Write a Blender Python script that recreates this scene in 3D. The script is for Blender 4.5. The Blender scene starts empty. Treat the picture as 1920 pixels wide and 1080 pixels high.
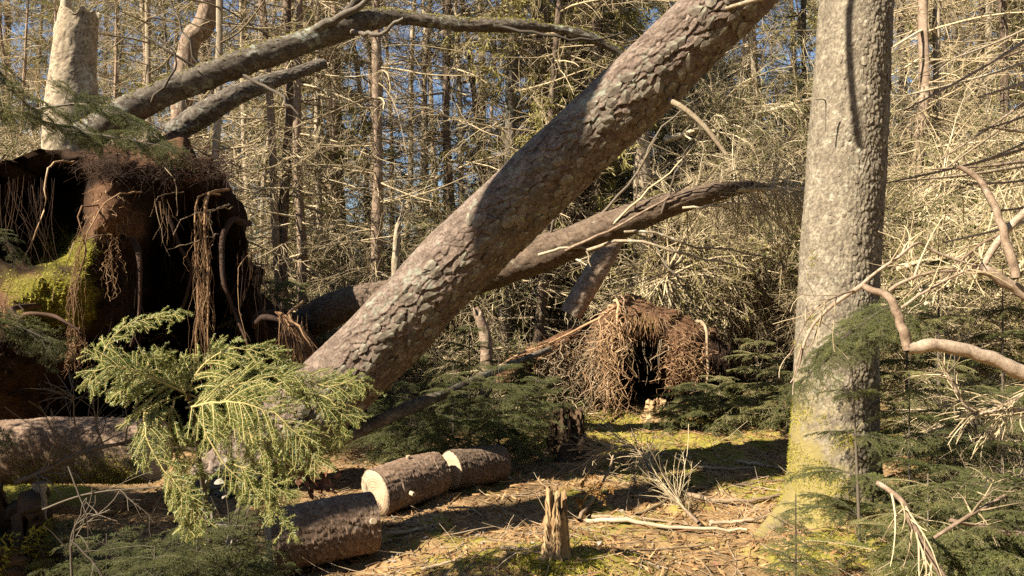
import bpy, math, random
import numpy as np
from mathutils import Vector, Matrix, Euler

# ------------------------------------------------------------------ camera, sky, sun
SC = bpy.context.scene
COL = SC.collection
F = 1387.0            # focal length in photo pixels (1920 wide)
EYE = 1.5             # eye height

cam_d = bpy.data.cameras.new('camera')
cam_d.sensor_width = 36.0
cam_d.lens = 36.0 * F / 1920.0
cam_d.clip_start = 0.05
cam_d.clip_end = 800.0
cam = bpy.data.objects.new('camera', cam_d)
cam.location = (0, 0, EYE)
cam.rotation_euler = (math.radians(90), 0, 0)
COL.objects.link(cam)
SC.camera = cam

SUN_AZ = math.radians(30)      # how far the sun swings from straight left towards behind the camera
SUN_EL = math.radians(39)
SUN = np.array([-math.cos(SUN_AZ) * math.cos(SUN_EL), -math.sin(SUN_AZ) * math.cos(SUN_EL), math.sin(SUN_EL)])
world = bpy.data.worlds.new('World')
SC.world = world
world.use_nodes = True
wn = world.node_tree
sky = wn.nodes.new('ShaderNodeTexSky')
sky.sky_type = 'NISHITA'
sky.sun_disc = False
sky.sun_elevation = SUN_EL
sky.sun_rotation = math.atan2(SUN[0], SUN[1])
sky.air_density = 1.0
sky.dust_density = 0.1
sky.ozone_density = 2.0
bgn = wn.nodes['Background']
bgn.inputs['Strength'].default_value = 0.05
wn.links.new(sky.outputs[0], bgn.inputs[0])

sun_d = bpy.data.lights.new('sun', 'SUN')
sun_d.energy = 5.0
sun_d.angle = math.radians(0.5)
sun_d.color = (1.0, 0.92, 0.77)
sun_o = bpy.data.objects.new('sun', sun_d)
sun_o.rotation_euler = Vector((-SUN[0], -SUN[1], -SUN[2])).to_track_quat('-Z', 'Y').to_euler()
sun_o.location = (-12, -9, 12)
COL.objects.link(sun_o)

SC.view_settings.view_transform = 'Standard'
SC.view_settings.look = 'None'
SC.view_settings.gamma = 1.0
SC.view_settings.exposure = 1.5
SC.render.engine = 'CYCLES'
SC.cycles.use_denoising = False
SC.cycles.max_bounces = 5
SC.cycles.diffuse_bounces = 1
SC.cycles.glossy_bounces = 2
SC.cycles.transmission_bounces = 2
SC.cycles.transparent_max_bounces = 4
SC.render.filter_size = 1.2

R = np.random.default_rng(7)

# ------------------------------------------------------------------ small maths
def P(px, py, d):
    return np.array([(px - 960) / F * d, d, EYE - (py - 540) / F * d])

def nrm(v):
    return v / np.maximum(np.linalg.norm(v, axis=-1, keepdims=True), 1e-9)

def _h(ix, iy, iz, seed):
    n = (ix.astype(np.int64) * 73856093) ^ (iy.astype(np.int64) * 19349663) ^ (iz.astype(np.int64) * 83492791) ^ (seed * 2654435761)
    n = (n & 0xffffffff).astype(np.uint64)
    n = ((n ^ (n >> np.uint64(16))) * np.uint64(0x45d9f3b)) & np.uint64(0xffffffff)
    n = ((n ^ (n >> np.uint64(16))) * np.uint64(0x45d9f3b)) & np.uint64(0xffffffff)
    n = n ^ (n >> np.uint64(16))
    return n.astype(np.float64) / 4294967295.0

def vnoise(p, scale, seed=0):
    q = np.asarray(p, float) * scale
    i = np.floor(q); f = q - i; f = f * f * (3 - 2 * f)
    i = i.astype(np.int64)
    out = 0
    for dx in (0, 1):
        wx = f[..., 0] if dx else 1 - f[..., 0]
        for dy in (0, 1):
            wy = f[..., 1] if dy else 1 - f[..., 1]
            for dz in (0, 1):
                wz = f[..., 2] if dz else 1 - f[..., 2]
                out = out + wx * wy * wz * _h(i[..., 0] + dx, i[..., 1] + dy, i[..., 2] + dz, seed)
    return out * 2 - 1

def fbm(p, scale, octv=4, seed=0, gain=0.5):
    s, a, t = 0, 1.0, 0
    for k in range(octv):
        s = s + a * vnoise(p, scale * 2 ** k, seed + k * 17)
        t += a; a *= gain
    return s / t

def sstep(a, b, x):
    t = np.clip((x - a) / (b - a), 0, 1)
    return t * t * (3 - 2 * t)

def spline(pts, n):
    """Catmull-Rom through pts, n samples evenly by chord."""
    p = np.asarray(pts, float)
    if len(p) == 2:
        t = np.linspace(0, 1, n)[:, None]
        return p[0] * (1 - t) + p[1] * t
    seg = np.linalg.norm(np.diff(p[:, :3], axis=0), axis=1)
    cum = np.concatenate([[0], np.cumsum(seg)])
    u = np.linspace(0, cum[-1], n)
    k = np.clip(np.searchsorted(cum, u, side='right') - 1, 0, len(p) - 2)
    t = ((u - cum[k]) / np.maximum(seg[k], 1e-9))[:, None]
    a = p[np.clip(k - 1, 0, len(p) - 1)]; b = p[k]; c = p[k + 1]; d = p[np.clip(k + 2, 0, len(p) - 1)]
    return 0.5 * ((2 * b) + (c - a) * t + (2 * a - 5 * b + 4 * c - d) * t ** 2 + (3 * b - a - 3 * c + d) * t ** 3)

# ------------------------------------------------------------------ mesh plumbing
class Soup:
    """quads / tris + one random float and one mask float per vertex"""
    def __init__(self):
        self.v = []; self.q = []; self.t = []; self.r = []; self.m = []; self.n = 0; self.qi = []; self.ti = []; self.mi = 0
    def add(self, v, q=None, t=None, r=0.5, m=0.0):
        v = np.asarray(v, float).reshape(-1, 3)
        k = len(v)
        self.v.append(v)
        self.r.append(np.broadcast_to(np.asarray(r, float), (k,)))
        self.m.append(np.broadcast_to(np.asarray(m, float), (k,)))
        if q is not None and len(q): self.q.append(np.asarray(q, np.int64).reshape(-1, 4) + self.n); self.qi.append(np.full(len(self.q[-1]), self.mi))
        if t is not None and len(t): self.t.append(np.asarray(t, np.int64).reshape(-1, 3) + self.n); self.ti.append(np.full(len(self.t[-1]), self.mi))
        self.n += k
        return self
    def tubes(self, P_, R_, S=3, m=0.0, r=None):
        v, q, rr = tubes(P_, R_, S)
        if r is not None: rr = np.broadcast_to(np.asarray(r, float), rr.shape)
        return self.add(v, q, None, rr, m)
    def mesh(self, name, mat, smooth=True, origin=(0, 0, 0)):
        me = bpy.data.meshes.new(name)
        V = np.concatenate(self.v) - np.asarray(origin, float)
        Q = np.concatenate(self.q) if self.q else np.zeros((0, 4), np.int64)
        T = np.concatenate(self.t) if self.t else np.zeros((0, 3), np.int64)
        me.vertices.add(len(V)); me.vertices.foreach_set('co', V.astype(np.float32).ravel())
        nl = Q.size + T.size
        me.loops.add(nl)
        me.loops.foreach_set('vertex_index', np.concatenate([Q.ravel(), T.ravel()]).astype(np.int32))
        nf = len(Q) + len(T)
        me.polygons.add(nf)
        st = np.concatenate([np.arange(len(Q)) * 4, Q.size + np.arange(len(T)) * 3]).astype(np.int32)
        me.polygons.foreach_set('loop_start', st)
        me.update(calc_edges=True)
        me.polygons.foreach_set('use_smooth', np.full(nf, smooth, bool))
        for nm, arr in (('rnd', self.r), ('msk', self.m)):
            at = me.attributes.new(nm, 'FLOAT', 'POINT')
            at.data.foreach_set('value', np.concatenate(arr).astype(np.float32))
        for m_ in (mat if isinstance(mat, (list, tuple)) else [mat]):
            if m_ is not None: me.materials.append(m_)
        if self.mi or isinstance(mat, (list, tuple)):
            me.polygons.foreach_set('material_index', np.concatenate(self.qi + self.ti).astype(np.int32))
        me.validate()
        return me

def tubes(P_, R_, S=3):
    P_ = np.asarray(P_, float); R_ = np.asarray(R_, float)
    if P_.ndim == 2: P_ = P_[None]; R_ = R_[None]
    N, K, _ = P_.shape
    T = np.empty_like(P_)
    T[:, 1:-1] = P_[:, 2:] - P_[:, :-2]; T[:, 0] = P_[:, 1] - P_[:, 0]; T[:, -1] = P_[:, -1] - P_[:, -2]
    T = nrm(T)
    chord = nrm(P_[:, -1] - P_[:, 0] + 1e-9)
    ref = np.where(np.abs(chord[:, 2:3]) > 0.8, np.array([[1.0, 0.13, 0.0]]), np.array([[0.05, 0.1, 1.0]]))[:, None, :]
    n1 = nrm(np.cross(T, ref)); n2 = np.cross(T, n1)
    a = np.arange(S) / S * 2 * math.pi
    V = P_[:, :, None, :] + R_[:, :, None, None] * (np.cos(a)[:, None] * n1[:, :, None, :] + np.sin(a)[:, None] * n2[:, :, None, :])
    idx = np.arange(N * K * S).reshape(N, K, S)
    nx = np.roll(idx, -1, axis=2)
    Q = np.stack([idx[:, :-1], nx[:, :-1], nx[:, 1:], idx[:, 1:]], axis=-1).reshape(-1, 4)
    rr = np.repeat(R.random(N), K * S)
    return V.reshape(-1, 3), Q, rr

def mk(name, me, parent=None, loc=(0, 0, 0), rot=None, scale=None, kind=None):
    o = bpy.data.objects.new(name, me)
    COL.objects.link(o)
    o.location = tuple(float(x) for x in loc)
    if rot is not None: o.rotation_euler = rot
    if scale is not None: o.scale = (scale,) * 3 if np.isscalar(scale) else scale
    if parent is not None: o.parent = parent
    if kind: o['kind'] = kind
    return o

def tag(o, label, cat, group=None):
    o['label'] = label; o['category'] = cat
    if group: o['group'] = group
    return o

def thing(name, label, cat, loc=(0, 0, 0), group=None, rz=0.0):
    e = bpy.data.objects.new(name, None); COL.objects.link(e)
    e.empty_display_size = 0.2
    e.location = tuple(float(x) for x in loc)
    if rz: e.rotation_euler = (0, 0, rz)
    return tag(e, label, cat, group)

# ------------------------------------------------------------------ branching
def sample(P_, R_, idx, t):
    K = P_.shape[1]
    u = t * (K - 1); k = np.clip(u.astype(int), 0, K - 2); f = (u - k)[:, None]
    a = P_[idx, k]; b = P_[idx, k + 1]
    return a * (1 - f) + b * f, nrm(b - a), R_[idx, k] * (1 - f[:, 0]) + R_[idx, k + 1] * f[:, 0]

def walk(p0, d0, L, K, droop, wig, r0, tip=0.35, up=0.0):
    n = len(p0)
    L = np.broadcast_to(np.asarray(L, float), (n,))
    pts = np.empty((n, K, 3)); pts[:, 0] = p0
    d = nrm(d0); cur = nrm(R.normal(size=(n, 3))) * 0.6
    for k in range(1, K):
        cur = cur * 0.6 + R.normal(size=(n, 3)) * 0.5
        g = np.zeros((n, 3)); g[:, 2] = -droop + up * (k / (K - 1))
        d = nrm(d + (g + cur * wig) * (2.0 / K))
        pts[:, k] = pts[:, k - 1] + d * (L / (K - 1))[:, None]
    rad = np.asarray(r0, float).reshape(-1, 1) * np.linspace(1, tip, K)[None]
    rad = np.broadcast_to(rad, (n, K)).copy()
    return pts, rad

def grow(P_, R_, n, lo, hi, L, ang, K, droop=0.0, wig=0.3, rr=0.5, flat=0.0, tip=0.4, shrink=0.5, rmax=1.0, up=0.0, upv=(0, 0, 1.0)):
    N = len(P_)
    ln = np.linalg.norm(np.diff(P_, axis=1), axis=2).sum(1)
    idx = R.choice(N, n, p=ln / ln.sum())
    t = R.uniform(lo, hi, n)
    pos, tan, rad = sample(P_, R_, idx, t)
    w = nrm(np.cross(tan, nrm(R.normal(size=(n, 3)))))
    if flat > 0:
        upv = np.asarray(upv) + tan * 0
        side = nrm(np.cross(tan, upv)) * R.choice([-1.0, 1.0], n)[:, None]
        w = nrm(w * (1 - flat) + side * flat)
    a = R.uniform(ang[0], ang[1], n)[:, None]
    d = tan * np.cos(a) + w * np.sin(a)
    l = R.uniform(L[0], L[1], n) * (1 - shrink * t)
    return walk(pos, d, l, K, droop, wig, np.minimum(rad * rr, rmax), tip, up)

def needles(so, P_, per_m, L, W, lo=0.0, hi=1.0, fwd=0.55, flat=0.0, m=0.0, jit=0.25, upv=(0, 0, 1.0)):
    """slim four-cornered needles along polylines"""
    ln = np.linalg.norm(np.diff(P_, axis=1), axis=2).sum(1)
    n = int(ln.sum() * per_m * (hi - lo))
    if n < 1: return so
    idx = R.choice(len(P_), n, p=ln / ln.sum())
    t = R.uniform(lo, hi, n)
    pos, tan, _ = sample(P_, np.zeros(P_.shape[:2]), idx, t)
    w = nrm(np.cross(tan, nrm(R.normal(size=(n, 3)))))
    if flat > 0:
        side = nrm(np.cross(tan, np.asarray(upv) + tan * 0)) * R.choice([-1.0, 1.0], n)[:, None]
        w = nrm(w * (1 - flat) + side * flat)
    d = nrm(tan * fwd + w + R.normal(size=(n, 3)) * jit * 0.4)
    wid = nrm(np.cross(d, nrm(R.normal(size=(n, 3)))))
    l = (L * R.uniform(0.7, 1.15, n) * (1 - 0.45 * sstep(0.75, 1.0, t)))[:, None]
    v = np.stack([pos, pos + d * l * 0.45 + wid * W * 0.5, pos + d * l, pos + d * l * 0.45 - wid * W * 0.5], axis=1)
    q = np.arange(n * 4).reshape(n, 4)
    base = R.random(len(P_))[idx] * 0.6 + R.random(n) * 0.4
    so.add(v.reshape(-1, 3), q, None, np.repeat(base, 4), m)
    return so

# ------------------------------------------------------------------ materials
def newmat(name):
    m = bpy.data.materials.new(name); m.use_nodes = True
    nt = m.node_tree
    return m, nt, nt.nodes['Principled BSDF'], nt.nodes['Material Output']

def ramp(nt, stops):
    r = nt.nodes.new('ShaderNodeValToRGB')
    e = r.color_ramp.elements
    while len(e) < len(stops): e.new(0.5)
    for k, (p, c) in enumerate(stops):
        e[k].position = p; e[k].color = (*c, 1)
    return r

def attr(nt, name):
    a = nt.nodes.new('ShaderNodeAttribute'); a.attribute_name = name
    return a.outputs['Fac']

def math_n(nt, op, a, b=None, clamp=False):
    n = nt.nodes.new('ShaderNodeMath'); n.operation = op; n.use_clamp = clamp
    for k, x in enumerate((a, b)):
        if x is None: continue
        if isinstance(x, (int, float)): n.inputs[k].default_value = x
        else: nt.links.new(x, n.inputs[k])
    return n.outputs[0]

def noise(nt, scale, detail=4, rough=0.6, coord='Object', stretch=None):
    tc = nt.nodes.new('ShaderNodeTexCoord')
    src = tc.outputs[coord]
    if stretch:
        mp = nt.nodes.new('ShaderNodeMapping'); mp.inputs['Scale'].default_value = stretch
        nt.links.new(src, mp.inputs[0]); src = mp.outputs[0]
    n = nt.nodes.new('ShaderNodeTexNoise')
    n.inputs['Scale'].default_value = scale; n.inputs['Detail'].default_value = detail; n.inputs['Roughness'].default_value = rough
    nt.links.new(src, n.inputs['Vector'])
    return n.outputs['Fac']

def mixc(nt, fac, a, b):
    m = nt.nodes.new('ShaderNodeMix'); m.data_type = 'RGBA'
    if isinstance(fac, (int, float)): m.inputs[0].default_value = fac
    else: nt.links.new(fac, m.inputs[0])
    for k, x in ((6, a), (7, b)):
        if isinstance(x, tuple): m.inputs[k].default_value = (*x, 1)
        else: nt.links.new(x, m.inputs[k])
    return m.outputs[2]

def objrand(nt):
    return nt.nodes.new('ShaderNodeObjectInfo').outputs['Random']

def bump(nt, bs, h, strength=0.5, dist=0.01):
    b = nt.nodes.new('ShaderNodeBump'); b.inputs['Strength'].default_value = strength; b.inputs['Distance'].default_value = dist
    nt.links.new(h, b.inputs['Height']); nt.links.new(b.outputs[0], bs.inputs['Normal'])

def mat_strand(name, stops, rough=0.85, nscale=3.0, transl=0.0, spec=0.2, objvar=0.35):
    """colour from the random value of the strand + a slow noise + the object's random value"""
    m, nt, bs, out = newmat(name)
    f = math_n(nt, 'MULTIPLY', attr(nt, 'rnd'), 0.55)
    f = math_n(nt, 'ADD', f, math_n(nt, 'MULTIPLY', math_n(nt, 'SUBTRACT', noise(nt, nscale, 3), 0.5), 0.9))
    f = math_n(nt, 'ADD', f, math_n(nt, 'MULTIPLY', objrand(nt), objvar), True)
    r = ramp(nt, stops); nt.links.new(f, r.inputs[0])
    nt.links.new(r.outputs[0], bs.inputs['Base Color'])
    bs.inputs['Roughness'].default_value = rough
    bs.inputs['Specular IOR Level'].default_value = spec
    if transl > 0:
        tr = nt.nodes.new('ShaderNodeBsdfTranslucent'); nt.links.new(r.outputs[0], tr.inputs[0])
        mx = nt.nodes.new('ShaderNodeMixShader'); mx.inputs[0].default_value = transl
        nt.links.new(bs.outputs[0], mx.inputs[1]); nt.links.new(tr.outputs[0], mx.inputs[2])
        nt.links.new(mx.outputs[0], out.inputs[0])
    return m

def mat_bark(name, tones, crack_shade, lichen, lich_amt=0.5, moss_amt=0.0, nz=9.0, lich_scale=14.0, moss_col=(0.17, 0.135, 0.04)):
    m, nt, bs, out = newmat(name)
    f = math_n(nt, 'MULTIPLY', attr(nt, 'rnd'), 0.55)
    f = math_n(nt, 'ADD', f, math_n(nt, 'MULTIPLY', math_n(nt, 'SUBTRACT', noise(nt, nz, 5, 0.65), 0.28), 1.0), True)
    r = ramp(nt, [(0.15, tones[0]), (0.5, tones[1]), (0.85, tones[2])]); nt.links.new(f, r.inputs[0])
    c = mixc(nt, math_n(nt, 'MULTIPLY', attr(nt, 'msk'), 0.95, True), r.outputs[0], crack_shade)  # mask paints shadow crescents along with the crevice colour
    fl_ = ramp(nt, [(0.30, (0.55, 0.52, 0.50)), (0.50, (1, 1, 1)), (0.68, (1.35, 1.35, 1.33))]); nt.links.new(noise(nt, 55.0, 5, 0.8), fl_.inputs[0])
    mu = nt.nodes.new('ShaderNodeMix'); mu.data_type = 'RGBA'; mu.blend_type = 'MULTIPLY'; mu.inputs[0].default_value = 1.0
    nt.links.new(c, mu.inputs[6]); nt.links.new(fl_.outputs[0], mu.inputs[7]); c = mu.outputs[2]
    big = noise(nt, 2.2, 3)
    fine = noise(nt, lich_scale, 5, 0.7)
    lf = math_n(nt, 'ADD', math_n(nt, 'MULTIPLY', big, 0.4), math_n(nt, 'MULTIPLY', fine, 0.6))
    lt = 0.66 - 0.09 * lich_amt
    rl = ramp(nt, [(lt - 0.035, (0, 0, 0)), (lt + 0.045, (1, 1, 1))])
    nt.links.new(lf, rl.inputs[0])
    c = mixc(nt, rl.outputs[0], c, lichen)
    if moss_amt > 0:
        g = nt.nodes.new('ShaderNodeNewGeometry')
        sx = nt.nodes.new('ShaderNodeSeparateXYZ'); nt.links.new(g.outputs['Position'], sx.inputs[0])
        zz = math_n(nt, 'SUBTRACT', moss_amt, sx.outputs[2])
        zz = math_n(nt, 'ADD', math_n(nt, 'MULTIPLY', zz, 1.6), math_n(nt, 'MULTIPLY', math_n(nt, 'SUBTRACT', noise(nt, 7.0, 6, 0.75), 0.5), 4.5))
        nx_ = nt.nodes.new('ShaderNodeSeparateXYZ'); nt.links.new(g.outputs['Normal'], nx_.inputs[0])
        zz = math_n(nt, 'SUBTRACT', zz, math_n(nt, 'MULTIPLY', nx_.outputs[0], 0.7), True)
        c = mixc(nt, zz, c, mixc(nt, fine, moss_col, (0.30, 0.235, 0.10)))
    nt.links.new(c, bs.inputs['Base Color'])
    bs.inputs['Roughness'].default_value = 0.9
    bs.inputs['Specular IOR Level'].default_value = 0.15
    bump(nt, bs, noise(nt, 60.0, 6, 0.8), 0.8, 0.005)
    return m

M = {}
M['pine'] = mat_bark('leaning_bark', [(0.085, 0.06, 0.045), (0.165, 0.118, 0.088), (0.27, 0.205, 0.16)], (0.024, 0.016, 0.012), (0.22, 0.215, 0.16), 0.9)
M['scale'] = mat_bark('bark_scale_grey', [(0.10, 0.08, 0.058), (0.17, 0.14, 0.105), (0.26, 0.225, 0.17)], (0.12, 0.07, 0.04), (0.32, 0.32, 0.22), 0.7)
M['spruce'] = mat_bark('standing_bark', [(0.115, 0.092, 0.066), (0.21, 0.172, 0.122), (0.34, 0.285, 0.205)], (0.04, 0.027, 0.019), (0.42, 0.40, 0.30), 0.55, 0.62, lich_scale=30.0)
M['old'] = mat_bark('fallen_bark', [(0.07, 0.056, 0.042), (0.12, 0.096, 0.072), (0.20, 0.165, 0.125)], (0.035, 0.025, 0.018), (0.30, 0.31, 0.25), 0.9)
M['brown'] = mat_bark('brown_bark', [(0.085, 0.06, 0.042), (0.135, 0.095, 0.066), (0.20, 0.142, 0.10)], (0.06, 0.035, 0.02), (0.28, 0.26, 0.19), 0.35)
M['logbark'] = mat_bark('log_bark', [(0.13, 0.085, 0.055), (0.21, 0.14, 0.095), (0.29, 0.21, 0.15)], (0.07, 0.04, 0.025), (0.34, 0.34, 0.28), 0.5)
M['pale'] = mat_bark('pale_bark', [(0.22, 0.165, 0.105), (0.35, 0.275, 0.185), (0.47, 0.39, 0.275)], (0.09, 0.06, 0.04), (0.46, 0.46, 0.37), 0.6)
M['limb'] = mat_bark('bare_limb_bark', [(0.15, 0.10, 0.065), (0.27, 0.19, 0.13), (0.38, 0.29, 0.21)], (0.12, 0.075, 0.05), (0.46, 0.41, 0.31), 0.6, nz=22.0)
M['twig'] = mat_strand('dead_twig', [(0.0, (0.11, 0.08, 0.05)), (0.35, (0.33, 0.25, 0.145)), (0.65, (0.54, 0.42, 0.25)), (1.0, (0.68, 0.57, 0.39))], nscale=1.2)
M['twigdark'] = mat_strand('shaded_dark_twig', [(0.0, (0.05, 0.04, 0.03)), (0.5, (0.11, 0.085, 0.06)), (1.0, (0.22, 0.18, 0.13))], nscale=1.2)
M['stick'] = mat_strand('fallen_stick_wood', [(0.0, (0.13, 0.09, 0.055)), (0.5, (0.30, 0.21, 0.125)), (1.0, (0.50, 0.40, 0.27))], nscale=9.0)
M['root'] = mat_strand('sunlit_root_fibre', [(0.0, (0.09, 0.042, 0.02)), (0.4, (0.28, 0.16, 0.08)), (0.75, (0.46, 0.29, 0.155)), (1.0, (0.58, 0.43, 0.27))], nscale=3.0)
M['rootshade'] = mat_strand('shaded_root_fibre', [(0.0, (0.018, 0.01, 0.007)), (0.6, (0.055, 0.03, 0.018)), (1.0, (0.16, 0.09, 0.05))], nscale=3.0)  # darker copy of the root fibre, with shade put into its colour
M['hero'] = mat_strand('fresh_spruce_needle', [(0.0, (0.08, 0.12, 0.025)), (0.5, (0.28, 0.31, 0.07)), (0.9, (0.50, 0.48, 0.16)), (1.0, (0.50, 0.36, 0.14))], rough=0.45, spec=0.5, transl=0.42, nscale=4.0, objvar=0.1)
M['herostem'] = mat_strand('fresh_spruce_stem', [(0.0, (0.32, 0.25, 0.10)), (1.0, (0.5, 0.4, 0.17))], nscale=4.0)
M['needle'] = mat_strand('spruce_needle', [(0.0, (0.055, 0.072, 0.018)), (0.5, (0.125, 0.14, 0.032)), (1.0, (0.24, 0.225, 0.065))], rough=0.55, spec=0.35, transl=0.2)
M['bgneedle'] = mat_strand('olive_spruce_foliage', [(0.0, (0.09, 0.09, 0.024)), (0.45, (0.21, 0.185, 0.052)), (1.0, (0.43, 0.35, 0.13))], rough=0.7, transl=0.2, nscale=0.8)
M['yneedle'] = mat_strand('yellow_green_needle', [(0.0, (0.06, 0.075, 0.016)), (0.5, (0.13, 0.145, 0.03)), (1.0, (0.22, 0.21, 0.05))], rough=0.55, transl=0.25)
M['moss'] = mat_strand('moss', [(0.0, (0.15, 0.14, 0.016)), (0.5, (0.40, 0.35, 0.05)), (1.0, (0.60, 0.51, 0.12))], rough=0.9, transl=0.35, nscale=6.0)
M['litter'] = mat_strand('needle_litter', [(0.0, (0.14, 0.07, 0.03)), (0.4, (0.33, 0.19, 0.08)), (0.75, (0.48, 0.32, 0.16)), (1.0, (0.62, 0.49, 0.31))], rough=0.9, nscale=3.0)
M['leaf'] = mat_strand('dead_leaf', [(0.0, (0.10, 0.035, 0.02)), (0.5, (0.22, 0.09, 0.05)), (1.0, (0.34, 0.17, 0.10))], rough=0.6, transl=0.2, nscale=12)
M['paleleaf'] = mat_strand('withered_pale_leaf', [(0.0, (0.22, 0.18, 0.13)), (1.0, (0.42, 0.37, 0.30))], rough=0.7, transl=0.2, nscale=12)
M['fern'] = mat_strand('dry_fern', [(0.0, (0.28, 0.13, 0.04)), (1.0, (0.48, 0.28, 0.10))], rough=0.8, transl=0.25, nscale=12)
M['snapped'] = mat_strand('rotten_wood', [(0.0, (0.20, 0.11, 0.05)), (0.5, (0.44, 0.30, 0.155)), (1.0, (0.62, 0.49, 0.30))], rough=0.9, nscale=14, objvar=0.0)
M['rotdark'] = mat_strand('dark_rotten_wood', [(0.0, (0.03, 0.018, 0.01)), (0.5, (0.09, 0.055, 0.03)), (1.0, (0.17, 0.12, 0.05))], rough=0.9, nscale=10, objvar=0.0)

def mat_cut():
    m, nt, bs, out = newmat('sawn_wood')
    tc = nt.nodes.new('ShaderNodeTexCoord')
    ln = nt.nodes.new('ShaderNodeVectorMath'); ln.operation = 'LENGTH'
    nt.links.new(tc.outputs['Object'], ln.inputs[0])
    w = math_n(nt, 'ADD', ln.outputs['Value'], math_n(nt, 'MULTIPLY', noise(nt, 6, 3), 0.03))
    s = math_n(nt, 'SINE', math_n(nt, 'MULTIPLY', w, 330.0))
    f = math_n(nt, 'ADD', math_n(nt, 'MULTIPLY', s, 0.16), math_n(nt, 'ADD', math_n(nt, 'MULTIPLY', noise(nt, 9, 5, 0.75), 1.1), math_n(nt, 'MULTIPLY', math_n(nt, 'SUBTRACT', noise(nt, 40, 3, 0.6, stretch=(1, 1, 7)), 0.55), 0.7)), True)
    r = ramp(nt, [(0.15, (0.20, 0.125, 0.07)), (0.5, (0.42, 0.30, 0.185)), (0.9, (0.55, 0.43, 0.29))])
    nt.links.new(f, r.inputs[0])
    nt.links.new(r.outputs[0], bs.inputs['Base Color'])
    bs.inputs['Roughness'].default_value = 0.85
    bump(nt, bs, noise(nt, 60, 3, 0.6, stretch=(1, 1, 8)), 0.3, 0.003)
    return m
M['cut'] = mat_cut()

def mat_soil():
    m, nt, bs, out = newmat('peat_and_soil')
    f = math_n(nt, 'ADD', math_n(nt, 'MULTIPLY', noise(nt, 22, 6, 0.75), 0.8), math_n(nt, 'MULTIPLY', noise(nt, 4, 3), 0.3), True)
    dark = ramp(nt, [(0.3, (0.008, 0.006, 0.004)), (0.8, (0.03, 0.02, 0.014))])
    lit_peat = ramp(nt, [(0.25, (0.06, 0.028, 0.016)), (0.6, (0.17, 0.09, 0.05)), (0.85, (0.30, 0.185, 0.11))])
    nt.links.new(f, dark.inputs[0]); nt.links.new(f, lit_peat.inputs[0])
    c = mixc(nt, attr(nt, 'msk'), dark.outputs[0], lit_peat.outputs[0])
    g = attr(nt, 'rnd')
    c = mixc(nt, g, c, mixc(nt, noise(nt, 40, 4, 0.7), (0.07, 0.075, 0.012), (0.26, 0.22, 0.045)))
    nt.links.new(c, bs.inputs['Base Color'])
    bs.inputs['Roughness'].default_value = 0.95; bs.inputs['Specular IOR Level'].default_value = 0.05
    bump(nt, bs, noise(nt, 60, 6, 0.8), 1.0, 0.02)
    return m
M['soil'] = mat_soil()

def mat_ground():
    m, nt, bs, out = newmat('forest_floor')
    a = noise(nt, 34, 7, 0.75)
    lit = ramp(nt, [(0.25, (0.10, 0.06, 0.03)), (0.5, (0.30, 0.185, 0.085)), (0.75, (0.48, 0.34, 0.18))])
    nt.links.new(a, lit.inputs[0])
    mo = ramp(nt, [(0.25, (0.10, 0.095, 0.016)), (0.55, (0.27, 0.225, 0.045)), (0.85, (0.42, 0.34, 0.09))])
    nt.links.new(noise(nt, 48, 6, 0.75), mo.inputs[0])
    c = mixc(nt, attr(nt, 'msk'), lit.outputs[0], mo.outputs[0])
    c = mixc(nt, math_n(nt, 'MULTIPLY', attr(nt, 'rnd'), 0.9), c, (0.035, 0.024, 0.014))
    nt.links.new(c, bs.inputs['Base Color'])
    bs.inputs['Roughness'].default_value = 0.95; bs.inputs['Specular IOR Level'].default_value = 0.08
    bump(nt, bs, noise(nt, 90, 6, 0.8), 0.8, 0.007)
    return m
M['ground'] = mat_ground()

# ------------------------------------------------------------------ ground
def gh(x, y):
    x = np.asarray(x, float); y = np.asarray(y, float)
    p = np.stack([x, y, np.zeros_like(x)], -1)
    z = 0.07 * fbm(p, 0.55, 3, 3) + 0.055 * fbm(p, 2.0, 3, 5)
    z = z + 0.07 * np.exp(-(((x - 0.22) / 0.5) ** 2 + ((y - 4.0) / 0.35) ** 2))
    z = z + 0.05 * np.exp(-(((x - 0.1) / 0.35) ** 2 + ((y - 3.6) / 0.3) ** 2))
    z = z + 0.10 * np.exp(-(((x - 2.05) / 0.55) ** 2 + ((y - 4.6) / 0.5) ** 2))
    z = z + 0.16 * np.exp(-(((x - 1.9) / 1.4) ** 2 + ((y - 8.6) / 0.9) ** 2))
    z = z + 0.12 * sstep(7, 14, y) + 0.10 * np.exp(-(((x - 2.2) / 1.0) ** 2 + ((y - 6.9) / 0.5) ** 2))
    z = z + 0.6 * sstep(20, 60, np.hypot(x, y)) * fbm(p, 0.05, 2, 9)
    return z

def moss_mask(x, y):
    p = np.stack([x, y, np.zeros_like(x)], -1)
    m = fbm(p, 1.1, 3, 21) + 0.45 * fbm(p, 4.5, 3, 25)
    m = m + 0.8 * np.exp(-(((x - 0.15) / 0.55) ** 2 + ((y - 3.75) / 0.45) ** 2)) + 0.55 * np.exp(-(((x + 0.6) / 0.5) ** 2 + ((y - 4.5) / 0.5) ** 2))
    m = m + 0.6 * np.exp(-(((x - 1.7) / 0.5) ** 2 + ((y - 4.2) / 0.35) ** 2)) + 0.4 * np.exp(-(((x - 1.0) / 1.0) ** 2 + ((y - 7.4) / 0.8) ** 2))
    return sstep(0.12, 0.42, m)

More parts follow.
